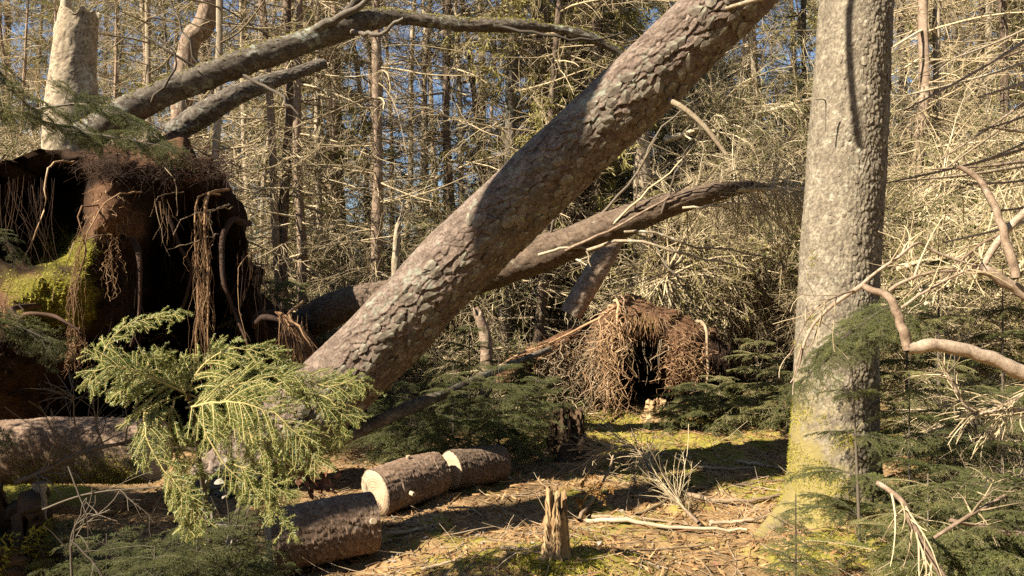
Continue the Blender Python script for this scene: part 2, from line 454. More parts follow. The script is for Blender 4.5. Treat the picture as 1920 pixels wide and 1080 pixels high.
def axis(fine_a, fine_b, step, lo, hi):
    mid = np.arange(fine_a, fine_b + step, step)
    out_r = [mid[-1]]; s = step
    while out_r[-1] < hi: s *= 1.18; out_r.append(out_r[-1] + s)
    out_l = [mid[0]]; s = step
    while out_l[-1] > lo: s *= 1.18; out_l.append(out_l[-1] - s)
    return np.concatenate([out_l[:0:-1], mid, out_r[1:]])

gx = axis(-3.0, 4.0, 0.030, -320, 320); gy = axis(2.4, 8.4, 0.030, -320, 320)
GX, GY = np.meshgrid(gx, gy)
GZ = gh(GX, GY)
near = np.exp(-((np.hypot(GX, GY - 4) / 14) ** 2))
pp = np.stack([GX, GY, GZ * 0], -1)
mm = moss_mask(GX, GY)
GZ = GZ + near * (0.032 * fbm(pp, 7, 4, 31) + mm * 0.016 * (1 + fbm(pp, 14, 2, 33)))
GV = np.stack([GX, GY, GZ], -1)
ii = np.arange(GX.size).reshape(GX.shape)
GQ = np.stack([ii[:-1, :-1], ii[:-1, 1:], ii[1:, 1:], ii[1:, :-1]], -1).reshape(-1, 4)
dk = sstep(0.1, 0.5, fbm(pp, 0.9, 3, 41)) * 0.55
ground = mk('ground', Soup().add(GV.reshape(-1, 3), GQ, None, dk.ravel(), mm.ravel()).mesh('ground', M['ground']), kind='structure')

def gz(x, y):
    return float(gh(np.array([x]), np.array([y]))[0])

def G(px, py):
    """the ground point seen at a pixel"""
    d = EYE * F / max(py - 540, 20)
    for _ in range(6):
        x = (px - 960) / F * d
        d = (EYE - gz(x, d)) * F / max(py - 540, 20)
    x = (px - 960) / F * d
    return np.array([x, d, gz(x, d)])

# ------------------------------------------------------------------ bark trunks
def bark_grid(pts, rads, nv, nu, cs, ca, relief, seed, lump=0.02, flare=None, tilt=0.45, jit=0.85, fine=0.003, dense=0.0):
    """A trunk surface with overlapping bark plates in real relief. relief(n, s) -> metres."""
    pr = spline(np.column_stack([np.asarray(pts, float), np.asarray(rads, float)]), nv)
    c = pr[:, :3]; r = pr[:, 3]
    T = nrm(np.gradient(c, axis=0))
    ref = np.array([0, -1.0, 0])
    n1 = nrm(ref - (T @ ref)[:, None] * T); n2 = np.cross(T, n1)
    s = np.concatenate([[0], np.cumsum(np.linalg.norm(np.diff(c, axis=0), axis=1))])
    th = np.arange(nu) / nu * 2 * math.pi
    th = th - dense * np.sin(th)
    N = np.cos(th)[None, :, None] * n1[:, None] + np.sin(th)[None, :, None] * n2[:, None]
    rm = float(np.mean(r))
    nc = max(6, round(2 * math.pi * rm / ca))
    U = np.broadcast_to(th / (2 * math.pi) * nc, (nv, nu)); V = np.broadcast_to((s / cs)[:, None], (nv, nu))
    wp = np.stack([np.cos(th)[None] * rm + 0 * V, np.sin(th)[None] * rm + 0 * V, V * cs], -1)
    U = U + 0.55 * vnoise(wp, 18, seed + 5); V = V + 0.45 * vnoise(wp, 18, seed + 6)
    def cells(U, V, nc, seed):
        iu = np.floor(U).astype(np.int64); iv = np.floor(V).astype(np.int64)
        f1 = np.full(U.shape, 9.0); f2 = np.full(U.shape, 9.0); rid = np.zeros(U.shape); off = np.zeros(U.shape)
        for du in (-1, 0, 1):
            for dv in (-1, 0, 1):
                a = iu + du; b = iv + dv; aw = np.mod(a, nc)
                z0 = np.zeros_like(aw)
                cx = a + 0.5 + jit * (_h(aw, b, z0, seed) - 0.5); cy = b + 0.5 + jit * (_h(aw, b, z0 + 1, seed) - 0.5)
                dd = np.hypot(U - cx, V - cy)
                hid = _h(aw, b, z0 + 2, seed)
                cl = dd < f1
                f2 = np.where(cl, f1, np.minimum(f2, dd)); rid = np.where(cl, hid, rid); off = np.where(cl, 0.85 * (U - cx) + 0.5 * (cy - V), off); f1 = np.where(cl, dd, f1)
        return f2 - f1, rid, off
    edge, rid, off = cells(U, V, nc, seed)
    edge2, rid2, off2 = cells(U * 2, V * 2, nc * 2, seed + 50)
    plate = sstep(0.0, 0.10, edge)
    rel = relief(N, s)
    crk = sstep(0.35, 0.65, 0.5 + 0.7 * fbm(wp, 9, 3, seed + 21))
    h = rel * (0.35 * rid + 2.0 * tilt * off + 0.15 * plate * crk) + fine * (0.4 * rid2 + 2.0 * tilt * off2) + rel * 0.3 * fbm(wp, 45, 4, seed + 9) + lump * fbm(wp, 3.2, 3, seed + 12)
    lee_shade = (1 - sstep(0.02, 0.22, edge)) * sstep(0.12, -0.15, off) * (0.35 + 0.65 * crk) * np.clip(rel / 0.004, 0.35, 1)  # crevice colour kept to the side away from the sun, painting shadow crescents
    lee_shade2 = (1 - sstep(0.02, 0.24, edge2)) * sstep(0.12, -0.15, off2) * 0.6
    plate = 1 - np.maximum(lee_shade, lee_shade2)
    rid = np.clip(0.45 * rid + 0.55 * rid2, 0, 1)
    rr = r[:, None] + h
    if flare is not None: rr = rr + flare(c, N)
    Vv = c[:, None] + N * rr[..., None]
    idx = np.arange(nv * nu).reshape(nv, nu); nx = np.roll(idx, -1, 1)
    Q = np.stack([idx[:-1], nx[:-1], nx[1:], idx[1:]], -1).reshape(-1, 4)
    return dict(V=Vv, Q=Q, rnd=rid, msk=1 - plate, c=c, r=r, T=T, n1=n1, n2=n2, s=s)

def bark_mesh(name, g, mat, origin=(0, 0, 0), cap=True):
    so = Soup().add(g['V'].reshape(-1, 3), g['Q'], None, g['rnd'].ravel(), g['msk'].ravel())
    if cap:
        nv, nu = g['rnd'].shape
        for k in (0, nv - 1):
            ring = g['V'][k]; ctr = ring.mean(0)
            v = np.vstack([ring, ctr[None]]); i = np.arange(nu)
            so.add(v, None, np.stack([i, np.roll(i, -1), np.full(nu, nu)], -1), 0.4, 0.6)
    return so.mesh(name, mat, True, origin)

def flake_meshes(n, size, mat):
    out = []
    for k in range(n):
        m = 9; a = np.arange(m) / m * 2 * math.pi
        rr = size * (0.75 + 0.4 * R.random(m)); el = R.uniform(1.0, 1.35)
        x = np.cos(a) * rr; y = np.sin(a) * rr * el
        so = Soup()
        lift = 0.10 * size * (1 + y / (size * el)) + 0.16 * size
        top = np.column_stack([x, y, -0.25 * (x ** 2) / size + lift])
        bot = top - np.array([0, 0, size * 0.30])
        ctr = np.array([[0, 0, 0.20 * size + 0.14 * size]])
        v = np.vstack([top, bot, ctr])
        i = np.arange(m); j = np.roll(i, -1)
        t = np.stack([i, j, np.full(m, 2 * m)], -1)
        q = np.stack([j, i, i + m, j + m], -1)
        so.add(v, q, t, R.random(), np.concatenate([np.full(m, 0.15), np.full(m, 0.8), [0.0]]))
        out.append(so.mesh('bark_scale', mat, False))
    return out

def place_flakes(parent, g, meshes, n, pick, name='bark_scale', sc=(0.7, 1.3), minsep=0.028):
    """loose scales of bark standing proud of the trunk, one object each"""
    nv, nu = g['rnd'].shape
    base = np.array(parent.location)
    done = []
    tries = 0
    while len(done) < n and tries < n * 60:
        tries += 1
        k = int(R.integers(4, nv - 4)); j = int(R.integers(0, nu))
        p = g['V'][k, j]; ax = g['c'][k]; nn = nrm(p - ax)
        if R.random() > pick(p, nn): continue
        if done and np.min(np.linalg.norm(np.array(done) - p, axis=1)) < minsep: continue
        done.append(p)
        T = g['T'][k]; yv = nrm(-T + 0.35 * R.normal(size=3)); yv = nrm(yv - nn * (yv @ nn)); xv = np.cross(yv, nn)
        mat = Matrix(((xv[0], yv[0], nn[0], 0), (xv[1], yv[1], nn[1], 0), (xv[2], yv[2], nn[2], 0), (0, 0, 0, 1)))
        o = mk(name, meshes[int(R.integers(len(meshes)))], parent, p - base)
        o.rotation_mode = 'QUATERNION'; o.rotation_quaternion = mat.to_quaternion(); s_ = R.uniform(*sc); o.scale = (s_, s_ * R.uniform(0.85, 1.3), s_)

def stub(parent, p0, pts, rads, mat, name='branch_stub', S=7, K=10):
    pr = spline(np.column_stack([np.asarray(pts, float), np.asarray(rads, float)]), K)
    so = Soup().tubes(pr[:, :3], pr[:, 3], S)
    v = so.v[0].reshape(K, S, 3)
    ring = v[-1]; so.add(np.vstack([ring, ring.mean(0)[None]]), None, [[i, (i + 1) % S, S] for i in range(S)], 0.9)
    return mk(name, so.mesh(name, mat, True, p0), parent, np.asarray(p0) - np.array(parent.location))

# ================================================================== the leaning trunk
R = np.random.default_rng(501)
LEAN_PX = [(425, 925, 5.62, 79), (607, 745, 5.40, 71), (738, 616, 5.30, 70), (854, 491, 5.22, 69), (1060, 293, 5.10, 67), (1265, 100, 5.0, 66), (1367, 0, 4.94, 65), (1480, -112, 4.9, 64)]
lp = [P(a, b, d) for a, b, d, w in LEAN_PX]; lr = [w / F * d for a, b, d, w in LEAN_PX]
def lean_relief(N, s):
    side = N @ nrm(np.array([0.25, -0.75, -0.62]))
    p = np.stack([N[..., 0] * 0.3, N[..., 1] * 0.3, np.broadcast_to(s[:, None], N.shape[:2])], -1)
    return 0.0022 + 0.0130 * sstep(-0.1, 0.8, side + 0.8 * fbm(p, 2.2, 3, 77))
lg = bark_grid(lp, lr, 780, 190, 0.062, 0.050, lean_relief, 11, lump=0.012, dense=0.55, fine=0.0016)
leaning = thing('leaning_tree', 'thick leaning trunk with flaking grey-brown bark slanting across the clearing', 'tree', lp[0] - np.array([0, 0, 0.1]))
lo0 = np.array(leaning.location)
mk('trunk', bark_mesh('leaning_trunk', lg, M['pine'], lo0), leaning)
fl = flake_meshes(8, 0.032, M['scale'])
def lean_pick(p, n):
    side = n @ nrm(np.array([0.25, -0.75, -0.62]))
    if p[1] > 5.7 or p[2] > 3.6 or p[2] < 0.5: return 0
    return max(0, (side - 0.38)) ** 1.1
place_flakes(leaning, lg, fl, 280, lean_pick)
top_pts = [lp[-1] - nrm(lp[-1] - lp[-2]) * 0.05, lp[-1] + np.array([0.35, -0.02, 0.33]), lp[-1] + np.array([0.62, -0.03, 0.60])]
tg = bark_grid(top_pts, [lr[-1] * 0.99, 0.21, 0.19], 60, 60, 0.05, 0.05, lambda N, s: 0.006 + 0 * N[..., 0], 12)
mk('upper_trunk', bark_mesh('leaning_upper_trunk', tg, M['pine'], lo0), leaning)
stub(leaning, P(1252, 190, 4.9), [P(1240, 184, 4.98), P(1275, 198, 4.78), P(1320, 236, 4.7), P(1362, 290, 4.66)], [0.020, 0.018, 0.016, 0.013], M['pale'], 'broken_branch')
stub(leaning, P(1390, 10, 4.7), [P(1340, 22, 4.78), P(1395, 6, 4.66), P(1450, -8, 4.62)], [0.012, 0.014, 0.015], M['pale'], 'broken_branch')
stub(leaning, P(905, 398, 5.0), [P(902, 396, 5.05), P(915, 405, 4.92), P(930, 412, 4.86)], [0.012, 0.009, 0.004], M['twigdark'], 'branch_stub')
# the tipped base of the trunk with its short root flare, behind the spruce bough
so = Soup()
w_, r_ = walk(np.repeat((lp[0] + np.array([0.12, 0, 0.12]))[None], 14, 0), np.column_stack([R.uniform(-1, 0.1, 14), R.uniform(-0.8, 0.9, 14), R.uniform(-0.5, 0.6, 14)]), R.uniform(0.3, 0.6, 14), 7, 0.5, 0.3, R.uniform(0.05, 0.09, 14), 0.2)
for k in range(14):
    mk('root', Soup().tubes(w_[k], r_[k], 6).mesh('leaning_root', M['brown'], True, lo0), leaning)

# ================================================================== the standing trunk
R = np.random.default_rng(502)
ST_PX = [(1566, 1015, 4.7, 84), (1564, 900, 4.7, 78), (1567, 700, 4.7, 73), (1573, 500, 4.7, 69.5), (1586, 300, 4.7, 68), (1604, 0, 4.7, 64), (1614, -130, 4.7, 63)]
sp_ = [P(a, b, d) for a, b, d, w in ST_PX]; sr = [w / F * d for a, b, d, w in ST_PX]
def st_flare(c, N):
    z = np.maximum(c[:, 2] + 0.05, 0)[:, None]
    th = np.arctan2(N[..., 1], N[..., 0])
    lobes = 0.35 + 0.65 * np.maximum(0, np.cos((th + 2.35) * 1.0)) ** 3 + 0.5 * np.maximum(0, np.cos((th - 0.2) * 1.0)) ** 4 + 0.4 * np.maximum(0, np.cos(th * 2 + 1.0)) ** 3
    return 0.22 * np.exp(-z / 0.16) * lobes
sg = bark_grid(sp_, sr, 640, 190, 0.030, 0.024, lambda N, s: 0.0026 + 0.006 * sstep(0.2, 0.85, N @ np.array([0.9, -0.4, 0])), 31, lump=0.012, flare=st_flare, dense=0.55, fine=0.0018)
standing = thing('standing_tree', 'upright spruce trunk with scaly lichen-spotted bark and mossy yellow base', 'tree', np.array([sp_[0][0], sp_[0][1], -0.05]))
so0 = np.array(standing.location)
mk('trunk', bark_mesh('standing_trunk', sg, M['spruce'], so0, cap=False), standing)
fl2 = flake_meshes(6, 0.013, M['spruce'])
place_flakes(standing, sg, fl2, 260, lambda p, n: (0 if (p[2] < 0.5 or p[2] > 3.35) else max(0, n @ nrm(np.array([0.55, -0.8, 0]))) ** 1.5), sc=(0.7, 1.5), minsep=0.02)
ut = [sp_[-1] - np.array([0, 0, 0.02]), sp_[-1] + np.array([0.16, 0, 2.6]), sp_[-1] + np.array([0.3, 0.05, 5.5]), sp_[-1] + np.array([0.4, 0, 9.0])]
ug = bark_grid(ut, [sr[-1] * 0.985, 0.17, 0.12, 0.04], 160, 48, 0.05, 0.05, lambda N, s: 0.006 + 0 * N[..., 0], 33)
mk('upper_trunk', bark_mesh('standing_upper_trunk', ug, M['spruce'], so0), standing)
def surf_root(pts, rads, mat, name, parent, seed):
    g = bark_grid(pts, rads, 70, 26, 0.04, 0.04, lambda N, s: 0.006 + 0 * N[..., 0], seed, lump=0.015)
    mk(name, bark_mesh(name, g, mat, np.array(parent.location)), parent)
for k, (pxs, r0) in enumerate([([(1500, 955), (1430, 1000), (1370, 1030), (1290, 1062)], 0.075), ([(1640, 985), (1740, 1010), (1830, 1030)], 0.08)]):
    pts = []
    for i, (a, b) in enumerate(pxs):
        q = G(a, b); q[2] += -0.015 - 0.025 * i; pts.append(q)
    pts[0][2] += 0.08
    surf_root(pts, list(np.linspace(r0, 0.03, len(pts))), M['spruce'], 'surface_root', standing, 40 + k)
# a bent wire-thin twig stub on the trunk
stub(standing, P(1548, 187, 4.48), [P(1530, 187, 4.42), P(1547, 188, 4.44), P(1548, 215, 4.46), P(1547, 248, 4.47)], [0.004] * 4, M['twigdark'], 'twig_stub', 5, 12)

# moss fuzz helper: little pointed blades standing off a surface
def tufts(so, pts, nor, L, W):
    n = len(pts)
    d = nrm(nor + 1.3 * R.normal(size=(n, 3)))
    d = np.where((d * nor).sum(1, keepdims=True) < 0.05, d + nor * 0.5, d)
    w = nrm(np.cross(d, nrm(R.normal(size=(n, 3)))))
    l = (L * R.uniform(0.5, 1.3, n))[:, None]
    v = np.stack([pts - w * W * 0.5, pts + w * W * 0.5, pts + d * l], 1)
    so.add(v.reshape(-1, 3), None, np.arange(n * 3).reshape(n, 3), np.repeat(R.random(n), 3))
    return so

def grid_points(g, n, cond):
    nv, nu = g['rnd'].shape
    k = R.integers(0, nv, n * 8); j = R.integers(0, nu, n * 8)
    p = g['V'][k, j]; nn = nrm(p - g['c'][k])
    ok = cond(p, nn)
    return p[ok][:n], nn[ok][:n]
mp_, mn_ = grid_points(sg, 10000, lambda p, n: (R.random(len(p)) < sstep(0.35, 0.9, 0.75 - p[:, 2] * 1.3 - n[:, 0] * 0.7 + 2.2 * fbm(p, 7, 3, 5))))
mk('moss', tufts(Soup(), mp_, mn_, 0.016, 0.006).mesh('trunk_moss', M['moss'], False, so0), standing, kind='stuff')

# ================================================================== big root plate (left) and small one (right)
R = np.random.default_rng(503)
def root_plate(name, label, outline, ctr, d, hollows, bulges, mossy, thick, seed, nth=220, nr=78, fibres=5000, fl=(0.05, 0.2), bright=()):  # bright: patches coloured as sunlit, the rest as shaded
    o = np.array(outline, float)
    o = np.vstack([o, o[:1]])
    o = spline(np.column_stack([o, np.zeros(len(o))]), nth + 1)[:-1, :2]
    c = np.array(ctr, float)
    rr = np.linspace(0, 1, nr) ** 0.8
    px = c + (o[None] - c) * rr[:, None, None]                  # nr, nth, 2
    base = P(c[0], 540, d)
    X = (px[..., 0] - 960) / F * d; Z = EYE - (px[..., 1] - 540) / F * d
    q = np.stack([X, np.zeros_like(X), Z], -1)
    wob = 0.35 * fbm(q, 2.0, 3, seed)
    y = np.full(X.shape, float(d)); hol = np.zeros(X.shape)
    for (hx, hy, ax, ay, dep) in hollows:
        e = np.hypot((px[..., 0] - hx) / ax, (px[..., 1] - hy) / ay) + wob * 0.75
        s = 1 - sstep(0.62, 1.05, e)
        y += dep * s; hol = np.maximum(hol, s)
    for (bx, by, ax, ay, fw) in bulges:
        e = ((px[..., 0] - bx) / ax) ** 2 + ((px[..., 1] - by) / ay) ** 2
        y -= fw * np.exp(-e) * (1 - 0.85 * hol)
    y += 0.26 * fbm(q, 2.6, 4, seed + 3) + 0.08 * fbm(q, 9, 4, seed + 4)
    y += 0.35 * rr[:, None] ** 6
    lit_spot = np.zeros(X.shape)
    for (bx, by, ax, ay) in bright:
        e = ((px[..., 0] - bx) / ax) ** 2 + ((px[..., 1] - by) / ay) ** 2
        lit_spot = np.maximum(lit_spot, sstep(0.3, 0.6, np.exp(-e) + 0.4 * fbm(q, 5, 3, seed + 14)))
    lit_peat = np.clip(1 - hol * 1.5, 0, 1) * (0.15 + 0.85 * lit_spot)  # peat colour only on sunlit spots; hollows and shaded skin coloured dark
    ms = np.zeros(X.shape)
    for (bx, by, ax, ay) in mossy:
        e = ((px[..., 0] - bx) / ax) ** 2 + ((px[..., 1] - by) / ay) ** 2
        ms = np.maximum(ms, sstep(0.25, 0.7, np.exp(-e) + 0.35 * fbm(q, 6, 3, seed + 8)))
    rim = (0.05 * fbm(q, 9, 3, seed + 6) + 0.14 * fbm(q, 2.5, 3, seed + 16)) * rr[:, None] ** 4
    X = (px[..., 0] - 960) / F * y; Z = EYE - (px[..., 1] - 540) / F * y
    front = np.stack([X + rim, y, Z + rim], -1)
    back = front.copy(); back[..., 1] = y + 0.3 + 0.1 * fbm(q, 3, 2, seed + 9)
    k = 0.93; bc = front[0, 0]
    back[..., 0] = bc[0] + (back[..., 0] - bc[0]) * k; back[..., 2] = bc[2] + (back[..., 2] - bc[2]) * k
    V = np.concatenate([front, back[::-1]], 0)
    n = V.shape[0]
    idx = np.arange(n * nth).reshape(n, nth); nx = np.roll(idx, -1, 1)
    Q = np.stack([idx[:-1], idx[1:], nx[1:], nx[:-1]], -1).reshape(-1, 4)
    zmin = float(front[..., 2].min())
    root = thing(name, label, 'root plate', (base[0], d, max(zmin, 0)))
    r0 = np.array(root.location)
    so = Soup().add(V.reshape(-1, 3), Q, None, np.concatenate([ms, ms[::-1] * 0]).ravel(), np.concatenate([lit_peat, lit_peat[::-1]]).ravel())
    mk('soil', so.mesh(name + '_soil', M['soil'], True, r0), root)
    # hairy rootlets all over the unhollowed skin
    g = np.gradient(front, axis=0), np.gradient(front, axis=1)
    N = nrm(np.cross(g[0], g[1])); N = np.where(N[..., 1:2] > 0, -N, N)
    a = R.integers(2, nr, fibres * 4); b = R.integers(0, nth, fibres * 4)
    keep = R.random(len(a)) < np.clip((1 - hol[a, b]) * (1 - ms[a, b]) + 0.05, 0, 1)
    a = a[keep][:fibres]; b = b[keep][:fibres]; n_ = len(a)
    p0 = front[a, b] + N[a, b] * 0.005
    dirs = nrm(N[a, b] * 0.45 + np.array([0.05, -0.1, -0.45]) + 0.75 * R.normal(size=(n_, 3)))
    w_, rd = walk(p0, dirs, R.uniform(fl[0], fl[1], n_), 4, 0.6, 0.9, R.uniform(0.0012, 0.0035, n_), 0.4)
    on = R.random(n_) < lit_spot[a, b]  # sunlit spots take the light fibre, the others its shaded copy
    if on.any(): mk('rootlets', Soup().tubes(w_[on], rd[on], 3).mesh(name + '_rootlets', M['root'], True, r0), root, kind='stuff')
    if (~on).any(): mk('rootlets', Soup().tubes(w_[~on], rd[~on], 3).mesh(name + '_dark_rootlets', M['rootshade'], True, r0), root, kind='stuff')
    if ms.max() > 0.2:
        a = R.integers(2, nr, 60000); b = R.integers(0, nth, 60000)
        kk = R.random(60000) < ms[a, b]
        a = a[kk][:14000]; b = b[kk][:14000]
        mk('moss', tufts(Soup(), front[a, b], N[a, b], 0.03, 0.010).mesh(name + '_moss', M['moss'], False, r0), root, kind='stuff')
    return root, front, N, hol

def strands(parent, name, tops, L, r, mat, wig=0.5, K=9, S=3, kind='stuff', droop=1.2, d0=(0, 0, -1)):
    n = len(tops)
    w_, rd = walk(np.asarray(tops), np.asarray(d0) + 0.07 * R.normal(size=(n, 3)), L, K, droop, wig, r, 0.3)
    return mk(name, Soup().tubes(w_, rd, S).mesh(name, mat, True, np.array(parent.location)), parent, kind=kind)

BIG_D = 6.9
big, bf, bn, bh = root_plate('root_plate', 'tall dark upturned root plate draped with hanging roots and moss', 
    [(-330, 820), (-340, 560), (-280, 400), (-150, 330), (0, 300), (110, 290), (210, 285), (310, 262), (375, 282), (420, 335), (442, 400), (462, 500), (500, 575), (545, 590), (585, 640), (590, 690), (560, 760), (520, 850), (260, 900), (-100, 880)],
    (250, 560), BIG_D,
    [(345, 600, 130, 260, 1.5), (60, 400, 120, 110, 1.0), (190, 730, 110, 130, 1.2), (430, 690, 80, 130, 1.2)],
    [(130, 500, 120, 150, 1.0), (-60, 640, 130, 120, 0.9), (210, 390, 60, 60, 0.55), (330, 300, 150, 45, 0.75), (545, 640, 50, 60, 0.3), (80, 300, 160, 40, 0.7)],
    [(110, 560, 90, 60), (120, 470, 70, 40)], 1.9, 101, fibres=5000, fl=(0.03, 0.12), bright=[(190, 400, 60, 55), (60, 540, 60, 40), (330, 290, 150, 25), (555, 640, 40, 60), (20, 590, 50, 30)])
B0 = np.array(big.location)
# hanging mats of roots
def curtain(parent, x0, x1, y0, y1, d, n, r=(0.002, 0.006), mat='root', wig=0.5, name='root_curtain', jd=0.06):
    px = R.uniform(x0, x1, n)
    tops = np.array([P(a, y0 + R.uniform(-12, 12), d + R.normal() * jd) for a in px])
    L = R.uniform(0.35, 1.0, n) * (y1 - y0) / F * d
    return strands(parent, name, tops, L, R.uniform(r[0], r[1], n), M[mat], wig)
def mat_of_roots(parent, pts, n, wpx, r, mat, name='root_mat', K=26):
    c = np.array([P(*a) for a in pts]); path = spline(c, K)
    L0 = R.uniform(0, 0.55, n); L1 = np.clip(L0 + R.uniform(0.15, 0.8, n), 0, 1)
    u = L0[:, None] + (L1 - L0)[:, None] * np.linspace(0, 1, 14)[None]
    k = np.clip((u * (K - 1)).astype(int), 0, K - 2); f = (u * (K - 1) - k)[..., None]
    q = path[k] * (1 - f) + path[k + 1] * f
    w = wpx / F * c[0, 1]
    q = q + (R.normal(size=(n, 1, 3)) * 0.6 + np.cumsum(R.normal(size=(n, 14, 3)), 1) * 0.42) * np.array([w, w * 1.2, w * 0.3])
    rad = R.uniform(r[0], r[1], n)[:, None] * np.linspace(1, 0.5, 14)[None]
    return mk(name, Soup().tubes(q, rad, 3).mesh(name, M[mat], True, np.array(parent.location)), parent, kind='stuff')
mat_of_roots(big, [(386, 362, 5.75), (384, 420, 5.72), (390, 520, 5.72), (384, 620, 5.73), (396, 720, 5.73)], 34, 6, (0.001, 0.004), 'root')
mat_of_roots(big, [(372, 372, 5.8), (367, 450, 5.76), (372, 540, 5.76), (362, 640, 5.76), (368, 700, 5.76)], 20, 6, (0.001, 0.003), 'root')
mat_of_roots(big, [(168, 400, 5.6), (150, 480, 5.56), (141, 580, 5.55), (139, 690, 5.55)], 24, 6, (0.0015, 0.004), 'root')
mat_of_roots(big, [(136, 610, 5.55), (138, 650, 5.55), (134, 705, 5.55)], 30, 8, (0.0015, 0.004), 'root')
mat_of_roots(big, [(212, 430, 5.8), (205, 500, 5.8), (206, 560, 5.8)], 20, 7, (0.0015, 0.004), 'root')
curtain(big, 290, 318, 380, 470, 5.9, 8, (0.0015, 0.003), wig=1.1)
curtain(big, 200, 460, 330, 560, 6.5, 40, (0.0015, 0.004), 'rootshade', jd=0.2, wig=1.0)
curtain(big, 0, 120, 340, 620, 6.6, 34, (0.002, 0.007), 'rootshade', jd=0.25, wig=1.2)
curtain(big, 180, 260, 500, 800, 6.4, 30, (0.0015, 0.005), 'rootshade', jd=0.15, wig=1.0)
curtain(big, 440, 500, 480, 800, 6.6, 30, (0.0015, 0.005), 'rootshade', jd=0.15, wig=1.0)
curtain(big, 520, 575, 600, 720, 6.15, 26, (0.002, 0.005), wig=0.9)
ro = np.array([P(515 + 10 * R.random(), 585, 6.1) for _ in range(40)])
strands(big, 'root_curtain', ro, R.uniform(0.2, 0.55, 40), R.uniform(0.004, 0.01, 40), M['root'], 0.5, d0=(0.9, -0.3, -0.35), droop=0.9)
for pts, r0, mt in [
    ([(388, 365, 5.75), (384, 420, 5.7), (392, 520, 5.7), (388, 620, 5.72), (398, 700, 5.72)], 0.012, 'root'),
    ([(370, 375, 5.8), (366, 470, 5.75), (372, 580, 5.75), (362, 690, 5.75)], 0.009, 'root'),
    ([(148, 395, 5.6), (160, 470, 5.6), (140, 560, 5.55), (141, 700, 5.55)], 0.008, 'root'),
    ([(388, 395, 5.7), (350, 405, 5.6), (325, 440, 5.58)], 0.007, 'stick'),
    ([(365, 455, 5.68), (335, 460, 5.6), (312, 468, 5.6)], 0.006, 'stick'),
    ([(296, 370, 5.7), (300, 430, 5.65), (318, 480, 5.6)], 0.005, 'stick'),
    ([(310, 310, 5.9), (330, 345, 5.8), (332, 405, 5.8)], 0.006, 'stick'),
    ([(210, 370, 5.6), (170, 430, 5.55), (150, 520, 5.5)], 0.007, 'root'),
    ([(395, 400, 5.85), (402, 450, 5.8), (390, 465, 5.8)], 0.006, 'stick'),
    ([(140, 455, 5.5), (128, 490, 5.45), (118, 520, 5.5)], 0.006, 'stick'),
    ([(540, 590, 6.0), (570, 625, 5.9), (588, 670, 5.9)], 0.014, 'root'),
    ([(92, 310, 6.0), (85, 380, 5.9), (62, 450, 5.9)], 0.010, 'root'),
    ([(455, 490, 6.2), (445, 560, 6.1), (462, 640, 6.1)], 0.005, 'root'),
    ([(240, 610, 5.9), (280, 670, 5.8), (330, 720, 5.8)], 0.006, 'rootshade')]:
    pq = [P(*a) for a in pts]; q = spline([pq[0] + np.array([0, 0.45, 0.10])] + pq, 14)
    q[1:-1] += R.normal(size=(12, 3)) * 0.006
    mk('root', Soup().tubes(q, np.linspace(r0, r0 * 0.35, 14), 6).mesh('hanging_root', M[mt], True, B0), big)
# stout forking roots across the dark face
for k, (pts, r0) in enumerate([([(215, 420, 6.3), (255, 480, 6.0), (262, 560, 5.95), (245, 650, 5.95)], 0.035), ([(300, 350, 6.5), (330, 430, 6.3), (345, 520, 6.3), (330, 600, 6.35)], 0.03), ([(430, 420, 6.7), (420, 500, 6.4), (440, 590, 6.3), (470, 660, 6.25)], 0.035),
([(480, 600, 6.5), (520, 610, 6.2), (560, 640, 6.05), (580, 690, 6.0)], 0.04), ([(20, 580, 5.7), (60, 600, 5.55), (110, 590, 5.5), (150, 620, 5.5)], 0.03)]):
    pq = [P(*a) for a in pts]; pq = [pq[0] + np.array([0, 0.5, 0.05])] + pq
    q = spline(pq, 9); q[1:-1] += R.normal(size=(7, 3)) * 0.03; q = spline(q, 24)
    rr_ = np.linspace(r0, r0 * 0.3, 24) * np.interp(np.arange(24), np.linspace(0, 24, 9), 1 + 0.15 * R.normal(size=9))
    o = mk('thick_root', Soup().tubes(q, rr_, 8).mesh('thick_root', M['rootshade'], True, B0), big)
    t1, t1r = grow(q[None], rr_[None], 6, 0.2, 0.9, (0.12, 0.4), (0.4, 1.0), 9, 0.7, 0.7, 0.5)
    for j in range(6): mk('root_fork', Soup().tubes(t1[j], t1r[j], 5).mesh('root_fork', M['rootshade'], True, B0), o)
# twigs and straw on the top of the plate
w_, rd = walk(np.array([P(R.uniform(150, 440), R.uniform(285, 335), R.uniform(5.9, 6.5)) for _ in range(700)]), R.normal(size=(700, 3)) * np.array([1, 0.6, 0.6]) + np.array([0.3, -0.2, 0.1]), R.uniform(0.08, 0.28, 700), 5, 0.5, 0.9, R.uniform(0.0015, 0.004, 700), 0.4)
mk('straw', Soup().tubes(w_, rd, 3).mesh('plate_straw', M['rootshade'], True, B0), big, kind='stuff')

